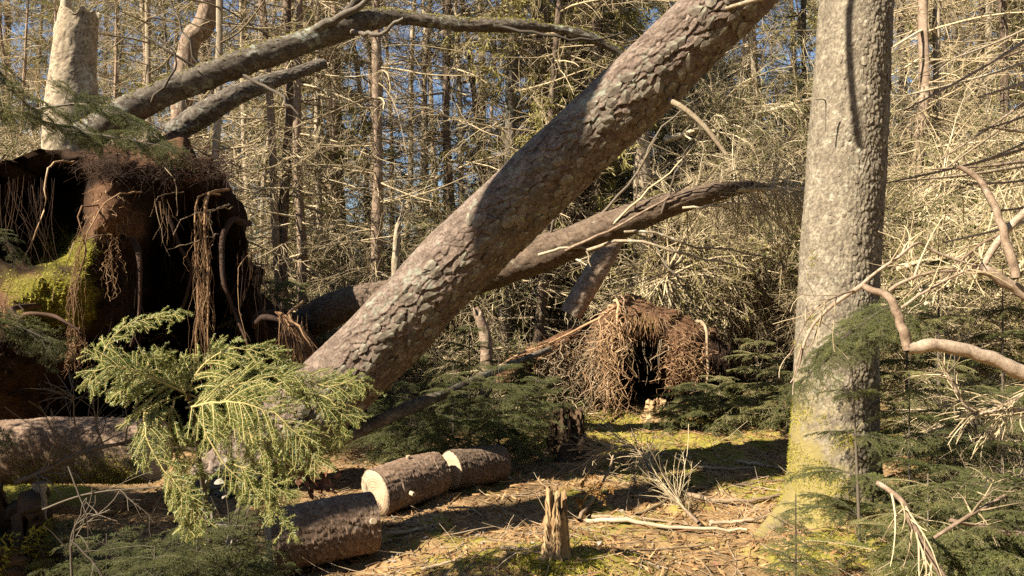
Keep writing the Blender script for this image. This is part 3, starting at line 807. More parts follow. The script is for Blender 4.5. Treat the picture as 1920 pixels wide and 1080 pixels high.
SM_D = 8.7
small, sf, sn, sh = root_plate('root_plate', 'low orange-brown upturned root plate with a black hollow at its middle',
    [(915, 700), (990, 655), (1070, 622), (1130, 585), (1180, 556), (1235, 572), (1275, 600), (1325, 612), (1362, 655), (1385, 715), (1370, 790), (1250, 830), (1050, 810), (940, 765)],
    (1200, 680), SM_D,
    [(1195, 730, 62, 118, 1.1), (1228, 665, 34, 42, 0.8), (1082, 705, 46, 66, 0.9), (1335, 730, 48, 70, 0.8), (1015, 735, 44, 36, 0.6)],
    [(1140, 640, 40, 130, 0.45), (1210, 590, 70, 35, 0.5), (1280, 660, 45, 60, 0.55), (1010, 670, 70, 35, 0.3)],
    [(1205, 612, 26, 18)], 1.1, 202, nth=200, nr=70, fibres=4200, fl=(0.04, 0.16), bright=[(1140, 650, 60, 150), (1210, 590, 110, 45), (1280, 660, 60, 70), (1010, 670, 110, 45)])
S0 = np.array(small.location)
mat_of_roots(small, [(1160, 575, 8.2), (1148, 640, 8.12), (1140, 710, 8.08), (1136, 778, 8.05)], 150, 16, (0.003, 0.007), 'root')
mat_of_roots(small, [(1125, 610, 8.25), (1112, 660, 8.2), (1100, 720, 8.2), (1095, 760, 8.2)], 90, 14, (0.003, 0.007), 'stick')
mat_of_roots(small, [(1060, 630, 8.3), (1050, 680, 8.3), (1045, 740, 8.3)], 80, 16, (0.003, 0.006), 'stick')
mat_of_roots(small, [(1085, 622, 8.3), (1010, 660, 8.25), (940, 690, 8.2)], 70, 10, (0.003, 0.007), 'root')
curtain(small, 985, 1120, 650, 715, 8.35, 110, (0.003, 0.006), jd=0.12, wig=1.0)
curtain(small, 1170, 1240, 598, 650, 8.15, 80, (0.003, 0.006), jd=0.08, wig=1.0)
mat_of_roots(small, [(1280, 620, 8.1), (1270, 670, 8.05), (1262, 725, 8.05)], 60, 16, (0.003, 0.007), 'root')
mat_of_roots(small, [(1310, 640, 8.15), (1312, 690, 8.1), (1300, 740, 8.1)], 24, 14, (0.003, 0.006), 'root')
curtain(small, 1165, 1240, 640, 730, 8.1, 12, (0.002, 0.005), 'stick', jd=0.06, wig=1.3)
curtain(small, 1320, 1370, 650, 760, 8.35, 90, (0.003, 0.006), 'rootshade', jd=0.12, wig=1.0)
for pts, r0, mt in [
    ([(1150, 580, 8.2), (1060, 630, 8.25), (980, 660, 8.2), (925, 690, 8.1)], 0.02, 'root'),
    ([(1160, 570, 8.2), (1150, 640, 8.1), (1140, 710, 8.05), (1138, 775, 8.05)], 0.02, 'root'),
    ([(1150, 690, 8.0), (1120, 720, 7.9), (1085, 745, 7.9)], 0.014, 'stick'),
    ([(1130, 700, 8.0), (1155, 715, 7.9), (1168, 725, 7.9)], 0.010, 'stick'),
    ([(1255, 655, 8.0), (1225, 672, 7.95), (1220, 695, 7.95)], 0.010, 'stick'),
    ([(1322, 610, 8.1), (1328, 680, 8.0), (1320, 760, 8.0)], 0.022, 'stick'),
    ([(1168, 560, 8.1), (1175, 600, 8.0), (1176, 640, 8.0)], 0.010, 'stick')]:
    pq = [P(*a) for a in pts]; q = spline([pq[0] + np.array([0, 0.35, 0.03])] + pq, 14); q[1:-1] += R.normal(size=(12, 3)) * 0.008
    mk('root', Soup().tubes(q, np.linspace(r0, r0 * 0.4, 14), 6).mesh('hanging_root', M[mt], True, S0), small)

# ================================================================== logs
R = np.random.default_rng(504)
def log(label, a, b, r0, r1, mat, seed, cut=True, group=None, name='log', detail=(160, 120), relief=0.007, stubs=()):
    a = np.asarray(a, float); b = np.asarray(b, float)
    g = bark_grid([a, (a + b) / 2 + np.array([0, 0, 0.006]), b], [r0, (r0 + r1) / 2 * 1.01, r1], detail[0], detail[1], 0.035, 0.03, lambda N, s: relief + 0 * N[..., 0], seed, lump=0.018)
    base = np.array([(a[0] + b[0]) / 2, (a[1] + b[1]) / 2, min(a[2], b[2]) - r0])
    t = thing(name, label, 'log', base, group)
    mk('bark', bark_mesh('log_bark', g, mat, base, cap=True), t)
    if cut:
        for end in (0, -1):
            ring = g['V'][end]; ctr = ring.mean(0); ax = g['T'][end] * (-1 if end == 0 else 1)
            so = Soup()
            ks = [1.0, 0.97, 0.6, 0.25]
            n = len(ring)
            v = np.concatenate([ctr + (ring - ctr) * k * (0.975 if i else 0.955) + ax * (0.004 if i else -0.004) for i, k in enumerate(ks)] + [ctr[None] + ax * 0.004])
            i = np.arange(n); j = np.roll(i, -1)
            q = np.concatenate([np.stack([i + s_ * n, j + s_ * n, j + (s_ + 1) * n, i + (s_ + 1) * n], -1) for s_ in range(len(ks) - 1)])
            tt = np.stack([i + (len(ks) - 1) * n, j + (len(ks) - 1) * n, np.full(n, len(ks) * n)], -1)
            so.add(v, q, tt)
            mk('cut_face', so.mesh('cut_face', M['cut'], True, ctr), t, ctr - base)
    for (f, ang, L, rr_) in stubs:
        c = a * (1 - f) + b * f; T = nrm(b - a); n1 = nrm(np.array([0, -1.0, 0]) - T * (T @ np.array([0, -1.0, 0]))); n2 = np.cross(T, n1)
        dd = math.cos(ang) * n1 + math.sin(ang) * n2
        stub(t, c, [c + dd * r0 * 0.85, c + dd * (r0 + L)], [rr_, rr_ * 0.9], M['cut'], 'sawn_branch_stub', 8, 4)
    return t, g

qa = G(703, 966); qa[2] += 0.15
qb = G(815, 930); qb[2] += 0.155
logA, gA = log('sawn log whose pale round cut end faces the clearing', qa, qb + (qb - qa) * 0.05, 0.155, 0.150, M['logbark'], 51, stubs=[(0.30, 0.12, 0.06, 0.016), (0.52, -1.45, 0.03, 0.016)])
qc = G(812, 912); qc[2] += 0.16; qd = G(905, 892); qd[2] += 0.15
dv = nrm(qd - qc)
logB, gB = log('darker log lying end to end behind the pale-ended log', qb + dv * 0.05 + np.array([0.06, 0.09, -0.012]), qb + dv * 0.52 + np.array([0.06, 0.11, -0.015]), 0.140, 0.132, M['brown'], 52)
qe = G(505, 1075); qe[2] += 0.165
qf = G(700, 1030); qf[2] += 0.16
logC, gC = log('shaded log under the spruce bough with reddish bark and pale end', qe, qf, 0.168, 0.160, M['logbark'], 53, detail=(170, 120), stubs=[(0.93, -0.3, 0.02, 0.02)])
ql = P(-60, 850, 5.1); qr = P(290, 842, 4.85); 
logD, gD = log('mossy grey log lying in shade below the dark root plate', ql, qr, 0.215, 0.205, M['logbark'], 54, detail=(170, 100))
mp_, mn_ = grid_points(gD, 9000, lambda p, n: (R.random(len(p)) < np.clip(0.3 - n[:, 2] * 0.5 + fbm(p, 3, 3, 6), 0, 1)))
mk('moss', tufts(Soup(), mp_, mn_, 0.018, 0.006).mesh('log_moss', M['moss'], False, np.array(logD.location)), logD, kind='stuff')

# ================================================================== fallen trunks in the thicket
R = np.random.default_rng(505)
def fallen(name, label, pts, rads, mat, seed, nv=300, nu=64, cs=0.06, ca=0.05, relief=0.008, lump=0.03, moss=0):
    p = [P(*a) if len(a) == 3 else np.array(a) for a in pts]
    g = bark_grid(p, rads, nv, nu, cs, ca, lambda N, s: relief + 0 * N[..., 0], seed, lump=lump)
    t = thing(name, label, 'trunk', p[0])
    mk('trunk', bark_mesh(name + '_trunk', g, mat, p[0]), t)
    if moss:
        mp_, mn_ = grid_points(g, moss, lambda p, n: n[:, 2] > 0.3 + 0.5 * fbm(p, 3, 2, 8))
        mk('moss', tufts(Soup(), mp_, mn_, 0.025, 0.010).mesh('trunk_moss', M['moss'], False, p[0]), t, kind='stuff')
    return t, g

tr1, g1 = fallen('fallen_tree', 'lichen-grey trunk resting on the tall root plate and rising past the sky gap',
    [(150, 262, 6.6), (262, 196, 6.6), (400, 138, 6.8), (560, 82, 7.0), (690, 38, 7.2), (760, 34, 7.3), (870, 46, 7.4), (1010, 50, 7.5), (1100, 68, 7.6), (1180, 110, 7.7), (1260, 170, 7.9)],
    [0.125, 0.12, 0.115, 0.105, 0.10, 0.07, 0.062, 0.05, 0.045, 0.035, 0.02], M['old'], 61, nv=320, nu=56, moss=2500)
for pts, r0 in [([(660, 60, 7.05), (700, 64, 6.9), (735, 48, 6.85), (757, 34, 6.8)], 0.028), ([(640, 40, 7.1), (660, 12, 7.05), (700, -20, 7.0)], 0.06), ([(560, 75, 7), (610, 45, 6.95), (660, 20, 6.9), (700, -10, 6.9)], 0.05),
                ([(250, 230, 6.6), (300, 170, 6.5), (330, 120, 6.5), (300, 70, 6.5)], 0.015), ([(375, 125, 6.8), (345, 60, 6.7), (320, 0, 6.7)], 0.014), ([(370, 128, 6.7), (290, 80, 6.6), (210, 20, 6.6), (180, -20, 6.6)], 0.013),
                ([(940, 50, 7.4), (1040, 70, 7.3), (1110, 75, 7.3), (1170, 60, 7.3)], 0.018), ([(455, 140, 6.8), (520, 175, 6.7), (560, 215, 6.6)], 0.018)]:
    q = spline([P(*a) for a in pts], 12); q[2:-1] += R.normal(size=(9, 3)) * 0.01
    mk('branch', Soup().tubes(q, np.linspace(r0, r0 * 0.45, 12), 6).mesh('trunk_branch', M['old'] if r0 > 0.02 else M['twigdark'], True, np.array(tr1.location)), tr1)
tr2, g2 = fallen('fallen_tree', 'short broken trunk lying just beneath the lichen-grey trunk',
    [(318, 252, 7.6), (380, 215, 7.6), (450, 175, 7.7), (530, 145, 7.9), (610, 118, 8.1)], [0.11, 0.11, 0.10, 0.08, 0.05], M['old'], 62, nv=240)
tr3, g3 = fallen('fallen_tree', 'dark bowed trunk running behind the leaning trunk towards the brushwood',
    [(520, 640, 8.0), (640, 575, 7.4), (780, 550, 6.9), (950, 500, 6.4), (1080, 450, 6.2), (1200, 405, 6.1), (1310, 368, 6.1), (1390, 352, 6.2), (1450, 352, 6.3)],
    [0.17, 0.165, 0.16, 0.15, 0.135, 0.115, 0.085, 0.05, 0.018], M['brown'], 63, nv=330, nu=70)
T30 = np.array(tr3.location)
for pts, r0, mt in [([(1100, 470, 6.0), (1180, 450, 5.9), (1260, 470, 5.85), (1400, 505, 5.8)], 0.016, 'pale'), ([(1060, 470, 5.98), (1110, 445, 5.9), (1160, 425, 5.88), (1300, 340, 5.8)], 0.014, 'limb'),
                ([(1010, 478, 6.1), (1060, 465, 5.98), (1100, 468, 5.95), (1108, 500, 5.95)], 0.014, 'pale'), ([(1170, 435, 5.95), (1220, 435, 5.9), (1290, 460, 5.85), (1390, 470, 5.8), (1480, 500, 5.8)], 0.012, 'pale'),
                ([(1130, 400, 6.1), (1190, 330, 6.0), (1240, 240, 6.0), (1300, 190, 6)], 0.013, 'twigdark'), ([(1240, 400, 6.0), (1270, 320, 5.9), (1300, 260, 5.9)], 0.011, 'twigdark'), ([(1280, 390, 6.0), (1340, 385, 5.9), (1420, 380, 5.9)], 0.012, 'pale'),
                ([(1030, 450, 6.2), (1050, 380, 6.1), (1090, 320, 6.1), (1130, 270, 6.1)], 0.012, 'twigdark'), ([(1220, 430, 6.0), (1250, 500, 5.9), (1300, 560, 5.9)], 0.012, 'twigdark'),
                ([(1150, 420, 6.0), (1200, 370, 5.95), (1280, 300, 5.9), (1330, 230, 5.9)], 0.010, 'twig'), ([(1190, 400, 6.0), (1195, 330, 5.95), (1230, 260, 5.9)], 0.009, 'twig')]:
    q = spline([P(*a) for a in pts], 12); q[2:-1] += R.normal(size=(9, 3)) * 0.008
    mk('branch', Soup().tubes(q, np.linspace(r0, r0 * 0.4, 12), 6).mesh('trunk_branch', M[mt], True, T30), tr3)
tr4, g4 = fallen('fallen_pole', 'slim dark pole slanting under the leaning trunk to the small root plate',
    [(560, 862, 5.3), (640, 822, 5.4), (760, 768, 5.7), (860, 728, 6.2), (930, 695, 6.9), (1030, 655, 7.6)], [0.05, 0.05, 0.047, 0.04, 0.034, 0.025], M['old'], 64, nv=220, nu=36, relief=0.003, lump=0.012)
tr5, g5 = fallen('leaning_stub', 'pinkish leaning stub standing behind the dark bowed trunk',
    [(1070, 590, 8.6), (1110, 520, 8.6), (1150, 455, 8.6), (1180, 400, 8.6)], [0.13, 0.13, 0.12, 0.11], M['limb'], 65, nv=120, nu=50)

# ================================================================== thicket trees
R = np.random.default_rng(506)
def trunk_soup(h, r0, bend, seed, K=26, S=9):
    z = np.linspace(-0.15, h, K)
    q = np.column_stack([bend[0] * np.clip(z / h, 0, 1) ** 1.5 + 0.06 * vnoise(np.column_stack([z, z * 0, z * 0]), 0.5, seed), bend[1] * np.clip(z / h, 0, 1) ** 1.5 + 0.06 * vnoise(np.column_stack([z, z * 0, z * 0]), 0.5, seed + 3), z])
    r = r0 * (1 - 0.88 * np.clip(z / h, 0, 1)) + 0.004
    r[0] *= 1.25
    so = Soup().tubes(q, r, S, r=0.5)
    so.v[0] = so.v[0] + 0.12 * r0 * R.normal(size=so.v[0].shape)
    return so, q, r

def dead_crown(q, r, nb, L, zlo, zhi, ntw, nsub, droop=0.25, up=0.3, rb=(0.006, 0.016), thick=1.0):
    """bare drooping branches with two orders of twigs"""
    P0 = q[None]; R0 = r[None]
    h = q[-1, 2]
    n = nb
    t = R.uniform(zlo / h, zhi / h, n)
    pos, tan, rad = sample(P0, R0, np.zeros(n, int), t)
    az = R.uniform(0, 2 * math.pi, n)
    d = np.column_stack([np.cos(az), np.sin(az), R.uniform(-0.45, 0.25, n)])
    l = R.uniform(L[0], L[1], n) * (1 - 0.55 * t)
    b, br = walk(pos, d, l, 8, droop, 0.45, R.uniform(rb[0], rb[1], n) * thick, 0.3, up)
    t1, t1r = grow(b, br, ntw, 0.15, 1.0, (0.25, 0.75), (0.5, 1.2), 5, 0.25, 0.6, 0.55, flat=0.5, rmax=0.006)
    t1r = np.maximum(t1r, 0.0022 * thick)
    t2, t2r = grow(t1, t1r, nsub, 0.1, 1.0, (0.10, 0.34), (0.4, 1.2), 4, 0.3, 0.7, 0.7, flat=0.3)
    t2r = np.maximum(t2r, 0.0016 * thick)
    return (b, br), (t1, t1r), (t2, t2r)

def sprays(so, lines, n, L, W, hang=0.6, lo=0.1):
    """hanging foliage: soft strips of needles"""
    return needles_strip(so, lines, n, L, W, hang, lo)

def needles_strip(so, P_, n, L, W, hang, lo):
    ln = np.linalg.norm(np.diff(P_, axis=1), axis=2).sum(1)
    idx = R.choice(len(P_), n, p=ln / ln.sum())
    t = R.uniform(lo, 1, n)
    pos, tan, _ = sample(P_, np.zeros(P_.shape[:2]), idx, t)
    d = nrm(tan * 0.6 + R.normal(size=(n, 3)) * 0.55 + np.array([0, 0, -hang]))
    w = nrm(np.cross(d, nrm(R.normal(size=(n, 3)))))
    l = (L * R.uniform(0.5, 1.3, n))[:, None]
    v = np.stack([pos, pos + d * l * 0.4 + w * W * 0.5, pos + d * l, pos + d * l * 0.4 - w * W * 0.5], 1)
    base = R.random(len(P_))[idx] * 0.6 + R.random(n) * 0.4
    so.add(v.reshape(-1, 3), np.arange(n * 4).reshape(n, 4), None, np.repeat(base, 4))
    return so

DEAD = []      # (trunk mesh, crown mesh)
for k, (h, r0, nb, ntw, nsub) in enumerate([(11, 0.075, 120, 900, 2600), (13, 0.10, 150, 1000, 2800), (9.5, 0.055, 110, 900, 2400), (12, 0.065, 90, 600, 1500)]):
    ts, q, r = trunk_soup(h, r0, R.normal(size=2) * 0.4, 300 + k)
    b, t1, t2 = dead_crown(q, r, nb, (0.9, 2.3), 0.4, h * 0.95, ntw, nsub, thick=1.15)
    so = Soup().tubes(b[0], b[1], 4).tubes(t1[0], t1[1], 3).tubes(t2[0], t2[1], 3)
    DEAD.append((ts.mesh('dead_trunk', [M['pale'], M['pale'], M['brown'], M['old']][k]), so.mesh('dead_crown', M['twig']), r0))
GREEN = []
for k, (h, r0, nb, zlo) in enumerate([(12, 0.10, 110, 2.2), (10, 0.08, 100, 0.6), (14, 0.12, 120, 3.4)]):
    ts, q, r = trunk_soup(h, r0, R.normal(size=2) * 0.3, 330 + k)
    b, t1, t2 = dead_crown(q, r, nb, (1.2, 2.6), zlo, h * 0.97, 900, 1400, droop=0.5, up=0.5)
    so = Soup().tubes(b[0], b[1], 4).tubes(t1[0], t1[1], 3)
    so.mi = 1
    needles_strip(so, t1[0], 12000, 0.115, 0.021, 0.5, 0.1); needles_strip(so, t2[0], 13000, 0.105, 0.019, 0.6, 0.0)
    GREEN.append((ts.mesh('green_trunk', M['brown']), so.mesh('green_crown', [M['twig'], M['bgneedle']]), r0))

def tree(kind, var, loc, label, cat='tree', group=None, rz=0.0, sc=1.0, tilt=None, r_want=None, name='dead_spruce', crown=True, trunkmat=None):
    tm, cm, r0 = (DEAD if kind == 'dead' else GREEN)[var]
    t = thing(name, label, cat, loc, group)
    t.rotation_euler = (0, 0, rz) if tilt is None else tilt
    w = 1.0 if r_want is None else r_want / (r0 * sc)
    o = mk('trunk', tm, t, scale=(sc * w, sc * w, sc))
    if trunkmat:
        o.material_slots[0].link = 'OBJECT'; o.material_slots[0].material = M[trunkmat]
    if crown: mk('crown', cm, t, scale=sc)
    return t

def at(px, d):
    x = (px - 960) / F * d
    return np.array([x, d, gz(x, d) - 0.05])

# trunks that can be told apart in the photograph: (x at the base, x at the frame top, distance, width in px, variant, bark, label)
SPOT = [
    (592, 600, 11.0, 15, 0, 'pale', 'pale slim dead spruce beyond the gap right of the tall root plate'),
    (652, 655, 12.0, 20, 3, 'pale', 'slender pale dead spruce with whorls of bare stubs behind the fallen trunks'),
    (702, 700, 14.0, 15, 3, 'limb', 'thin tawny dead spruce close behind the slender pale one'),
    (543, 490, 10.0, 17, 3, 'limb', 'crooked reddish dead spruce leaning over the tall root plate'),
    (612, 612, 13.0, 12, 3, 'pale', 'very thin pale dead spruce next to the pale slim one'),
    (880, 850, 11.0, 12, 3, 'pale', 'thin forked pale stem leaning in front of the blue sky gap'),
    (918, 925, 13.0, 16, 3, 'limb', 'tawny bare stem at the edge of the blue sky gap'),
    (938, 962, 12.5, 18, 3, 'pale', 'pale straight stem beside the tawny one at the sky gap'),
    (1046, 1048, 16.0, 12, 3, 'old', 'dark thin stem behind the leaning trunk near the sky gap'),
    (392, 412, 9.2, 17, 3, 'pale', 'lichen-white young stem rising behind the tall root plate'),
    (268, 280, 10.5, 13, 3, 'pale', 'thin pale stem between the thick snag and the lichen-white stem'),
    (1452, 1448, 11.5, 15, 2, 'pale', 'thin grey stem between the leaning trunk and the standing trunk'),
    (1725, 1718, 10.5, 26, 0, 'limb', 'pinkish forked stem behind the brush beyond the standing trunk'),
    (1795, 1790, 12.5, 16, 2, 'limb', 'slender pinkish stem beside the forked one in the far brush'),
    (470, 455, 12.5, 14, 0, 'pale', 'slim pale dead spruce just beyond the root plate shoulder'),
    (762, 770, 15.5, 13, 3, 'pale', 'slim pale dead spruce standing deep in the middle thicket'),
    (820, 815, 17.0, 15, 3, 'pale', 'straight pale dead spruce deep behind the leaning trunk'),
    (1350, 1345, 13.5, 14, 3, 'pale', 'pale bare stem deep in the tan brushwood'),
]
for (xb, xt, d, w, var, bm, lab) in SPOT:
    loc = at(xb, d)
    ztop = EYE + 540 / F * d
    tx = (xt - xb) / F * d / (ztop)
    tree('dead', var, loc, lab, group=None, rz=0, sc=R.uniform(0.9, 1.1), tilt=(R.normal() * 0.02, math.atan(tx), R.uniform(0, 6.28)), r_want=w / 2 / F * d, trunkmat=bm) if abs(xt - xb) < 8 else \
        tree('dead', var, loc, lab, sc=1.0, tilt=(0, math.atan(tx), 0), r_want=w / 2 / F * d, trunkmat=bm)

# thick snags
def snag(label, pts, rads, mat, seed, name='broken_snag', nv=200, nu=70):
    p = [P(*a) for a in pts]; p[0][2] = gz(p[0][0], p[0][1]) - 0.1
    g = bark_grid(p, rads, nv, nu, 0.06, 0.05, lambda N, s: 0.008 + 0 * N[..., 0], seed, lump=0.03)
    top = g['V'][-6:]
    g['V'][-8:, :, 2] += 0.10 * vnoise(np.stack([g['V'][-8:, :, 0], g['V'][-8:, :, 1], g['V'][-8:, :, 2] * 0], -1), 14, seed) * np.linspace(0, 1, 8)[:, None]
    t = thing(name, label, 'snag', p[0])
    mk('trunk', bark_mesh('snag_trunk', g, mat, p[0]), t)
    return t, p[0]
sn1, sn10 = snag('thick sunlit snag with a snapped top standing behind the tall root plate', [(128, 700, 8.4), (132, 300, 8.4), (140, 100, 8.4), (150, 24, 8.4)], [0.30, 0.285, 0.22, 0.19], M['pale'], 71)
mk('splinter', Soup().tubes(spline([P(122, 40, 8.4), P(124, 0, 8.4), P(122, -60, 8.4)], 8), np.linspace(0.07, 0.03, 8), 7).mesh('splinter', M['pale'], True, sn10), sn1)
sn2, _ = snag('pale upright snag rising straight behind the small root plate', [(1207, 640, 10.6), (1205, 480, 10.6), (1203, 330, 10.6), (1200, 240, 10.6)], [0.15, 0.14, 0.12, 0.10], M['pale'], 72, nv=140, nu=50)
sn3, _ = snag('reddish leaning snag above the lichen-grey fallen trunk', [(310, 640, 9.4), (345, 150, 9.4), (385, 40, 9.4), (430, -110, 9.4)], [0.13, 0.125, 0.12, 0.11], M['limb'], 73, nv=140, nu=50)
sn4, _ = snag('short bare whitish snag poking up before the middle thicket', [(738, 580, 8.8), (742, 480, 8.8), (755, 388, 8.8)], [0.035, 0.032, 0.022], M['pale'], 74, nv=80, nu=24)
sn5, _ = snag('broken pale stump pole leaning beside the pole end under the leaning trunk', [(905, 720, 7.9), (912, 650, 7.9), (892, 580, 7.9)], [0.06, 0.055, 0.03], M['limb'], 75, nv=80, nu=24)

# filler trees, each its own thing
fillR = np.random.default_rng(99)
n_fill = 0
for (x0, x1, d0, d1, n, kind) in [(-150, 440, 14.5, 18, 10, 'dead'), (440, 1130, 9.8, 11.8, 13, 'dead'), (560, 1100, 14, 18, 6, 'dead'), (1080, 1560, 11.5, 17, 11, 'dead'), (1560, 2080, 9.5, 16, 13, 'dead'),
                                  (-100, 560, 16, 23, 4, 'green'), (990, 1120, 11, 14, 2, 'green'), (960, 1120, 10.8, 12.5, 3, 'dead'), (1080, 2080, 13, 22, 12, 'green'),
                                  (-250, 2150, 22, 36, 34, 'green'), (-250, 2150, 17, 26, 22, 'dead')]:
    for k in range(n):
        px = x0 + (x1 - x0) * (k + fillR.random()) / n; d = fillR.uniform(d0, d1)
        var = int(fillR.integers(4 if kind == 'dead' else 3))
        if kind == 'green' and 560 < px < 1000 and var == 1: var = 2
        if kind == 'dead' and 430 < px < 1130 and d < 13.6: var = int(fillR.integers(3))
        if 690 < px < 930 and (d > 13.6 or fillR.random() < 0.4) and fillR.random() < 0.85: continue
        where = 'behind the tall root plate' if px < 500 else 'seen between the tall root plate and the leaning trunk' if px < 900 else 'behind the leaning trunk' if px < 1130 else 'behind the small root plate' if px < 1380 else 'just behind the standing trunk' if px < 1640 else 'in the tangle beyond the standing trunk'
        bark = ['pale', 'limb', 'old', 'brown'][int(fillR.integers(4))]
        tone = {'pale': 'pale', 'limb': 'tawny', 'old': 'grey', 'brown': 'brown'}[bark]
        if kind == 'dead':
            lab = (tone + ' bare dead spruce ' + where) if d < 17 else ('distant ' + tone + ' dead spruce ' + where)
            grp = lab.replace('spruce', 'spruces'); nm = 'dead_spruce'
        else:
            form = ['high-crowned', 'low-skirted', 'tall thin-crowned'][var]
            lab = (form + ' olive-green spruce ' + where) if d < 22 else ('far ' + form + ' green spruce ' + where)
            grp = lab.replace('spruce', 'spruces'); nm = 'green_spruce'
        sc = fillR.uniform(0.75, 1.15)
        if kind == 'green' and d > 22:
            gap = abs(px - 830) < 190
            sc = fillR.uniform(0.3, 0.42) if gap else fillR.uniform(1.0, 1.4)
        
        tree(kind, var, at(px, d), lab, 'tree', grp, rz=fillR.uniform(0, 6.28), sc=sc, name=nm, trunkmat=bark if kind == 'dead' else None)

for (px, d, v, sc, lab) in [(640, 11.6, 0, 0.8, 'sunlit olive spruce at the near side of the blue sky gap'),
                            (1010, 10.6, 2, 0.85, 'sunlit olive spruce drooping behind the upper leaning trunk'), (840, 12.5, 2, 0.62, 'slight olive spruce standing in the blue sky gap'), (1120, 12.0, 0, 0.8, 'olive spruce right behind the dark bowed trunk')]:
    tree('green', v, at(px, d), lab, 'tree', rz=px * 0.1, sc=sc, name='green_spruce')

# ================================================================== brushwood: fallen bare tops
R = np.random.default_rng(507)
BRUSH = []
for k in range(4):
    L = 3.4
    q = np.column_stack([np.linspace(0, L, 16), 0.15 * np.sin(np.linspace(0, 3, 16) + k), 0.55 + 0.12 * np.cos(np.linspace(0, 3, 16))])
    r = np.linspace(0.055, 0.012, 16)
    n = 95
    t = R.uniform(0.03, 0.98, n); pos, tan, rad = sample(q[None], r[None], np.zeros(n, int), t)
    az = R.uniform(0, 2 * math.pi, n)
    d = np.column_stack([R.uniform(0.2, 0.9, n), np.cos(az), np.sin(az) * 0.9 + 0.15])
    b, br = walk(pos, d, R.uniform(0.7, 1.9, n) * (1 - 0.4 * t), 9, 0.5, 0.7, R.uniform(0.007, 0.019, n), 0.3, 0.2)
    t1, t1r = grow(b, br, 900, 0.1, 1.0, (0.25, 0.95), (0.35, 1.2), 6, 0.35, 1.0, 0.55, rmax=0.008)
    t1r = np.maximum(t1r, 0.0024)
    t2, t2r = grow(t1, t1r, 1700, 0.1, 1.0, (0.10, 0.34), (0.4, 1.2), 4, 0.4, 0.9, 0.7)
    t2r = np.maximum(t2r, 0.0017)
    so = Soup().tubes(q, r, 7).tubes(b, br, 4).tubes(t1, t1r, 3).tubes(t2, t2r, 3)
    if k == 3:
        pass
    bm = so.mesh('brushwood', M['twig'])
    so2 = Soup(); needles_strip(so2, t2, 9000, 0.05, 0.010, 0.3, 0.0); needles_strip(so2, t1, 5000, 0.05, 0.010, 0.3, 0.2)
    BRUSH.append((bm, so2.mesh('clinging_needles', M['yneedle'] if k % 2 else M['bgneedle'])))

for (a, sc_, rz_, v_) in [((1330, 372, 6.1), 0.42, 0.0, 0), ((1400, 355, 6.2), 0.36, 0.35, 1), ((1280, 385, 6.1), 0.30, 0.7, 2)]:
    o = mk('crown', BRUSH[v_][0], tr3, P(*a) - np.array([0, 0, 0.55 * sc_]) - np.array(tr3.location), (0.0, -0.12, rz_), sc_)

def brush(px, d, z, rz, sc, var, green, label, group, tilt=0.0):
    high = 'low' if z < 0.1 else 'waist-high' if z < 0.9 else 'head-high' if z < 1.7 else 'lofty'
    label = high + (' needle-clad ' if green else ' bare ') + label
    group = label.replace('tangle', 'tangles').replace('heap', 'heaps').replace('spray', 'sprays').replace('thatch', 'thatches')
    x = (px - 960) / F * d
    t = thing('fallen_spruce_top', label, 'brushwood', (x, d, gz(x, d) + z), group)
    t.rotation_euler = (R.normal() * 0.25, tilt, rz)
    mk('branches', BRUSH[var][0], t, scale=sc)
    if green: mk('needles', BRUSH[var][1], t, scale=sc)
BL = 'tangle of a fallen spruce top behind the small root plate'
for k in range(26):
    px = 1020 + 540 * (k % 13) / 12 + R.normal() * 25; row = k // 13
    brush(px, (12.2 if px < 1540 else 10.6) + row * 1.3 + R.random() * 0.9, -0.3 + 1.25 * row + R.uniform(-0.2, 1.2), R.uniform(0, 6.28), R.uniform(0.8, 1.15), k % 4, R.random() < 0.55, BL, 'fallen tops behind the root plates', R.normal() * 0.4)
for k in range(16):
    px = 1210 + 300 * (k % 8) / 7 + R.normal() * 20; row = k // 8
    brush(px, 9.9 + 0.7 * row + R.random() * 0.5, 0.8 + 1.5 * row + R.uniform(-0.2, 0.9), R.uniform(-0.7, 1.5), R.uniform(0.75, 1.0), k % 4, R.random() < 0.5, 'tangle of fallen branches between small root plate and standing trunk', '', R.normal() * 0.45)
BL2 = 'tangle of fallen spruce branches beyond the standing trunk'
for k in range(24):
    px = 1640 + 420 * (k % 8) / 7 + R.normal() * 25; row = k // 8
    brush(px, 7.0 + row * 1.1 + R.random() * 0.8, -0.4 + 0.95 * row + R.uniform(-0.2, 0.8), R.uniform(-0.9, 1.1), R.uniform(0.7, 1.05), k % 4, R.random() < 0.8, BL2, 'fallen tops beyond the standing trunk', R.normal() * 0.5)
BL3 = 'heap of fallen spruce branches behind the tall root plate'
for k in range(11):
    px = -60 + 480 * (k % 7) / 6 + R.normal() * 25; row = k // 7
    brush(px, 12.2 + row * 1.2 + R.random(), 0.9 + 1.2 * row + R.uniform(-0.3, 0.8), R.uniform(0, 6.28), R.uniform(0.9, 1.2), k % 4, R.random() < 0.3, BL3, 'fallen branches behind the tall root plate', R.normal() * 0.4)
for k in range(11):
    px = 470 + 470 * k / 10 + R.normal() * 20
    brush(px, 10.0 + R.random() * 2.2, 0.5 + R.uniform(-0.2, 1.5), R.uniform(0, 6.28), R.uniform(0.6, 0.9), k % 4, R.random() < 0.6, 'tangle of fallen branches beyond the dark bowed trunk', '', R.normal() * 0.3)
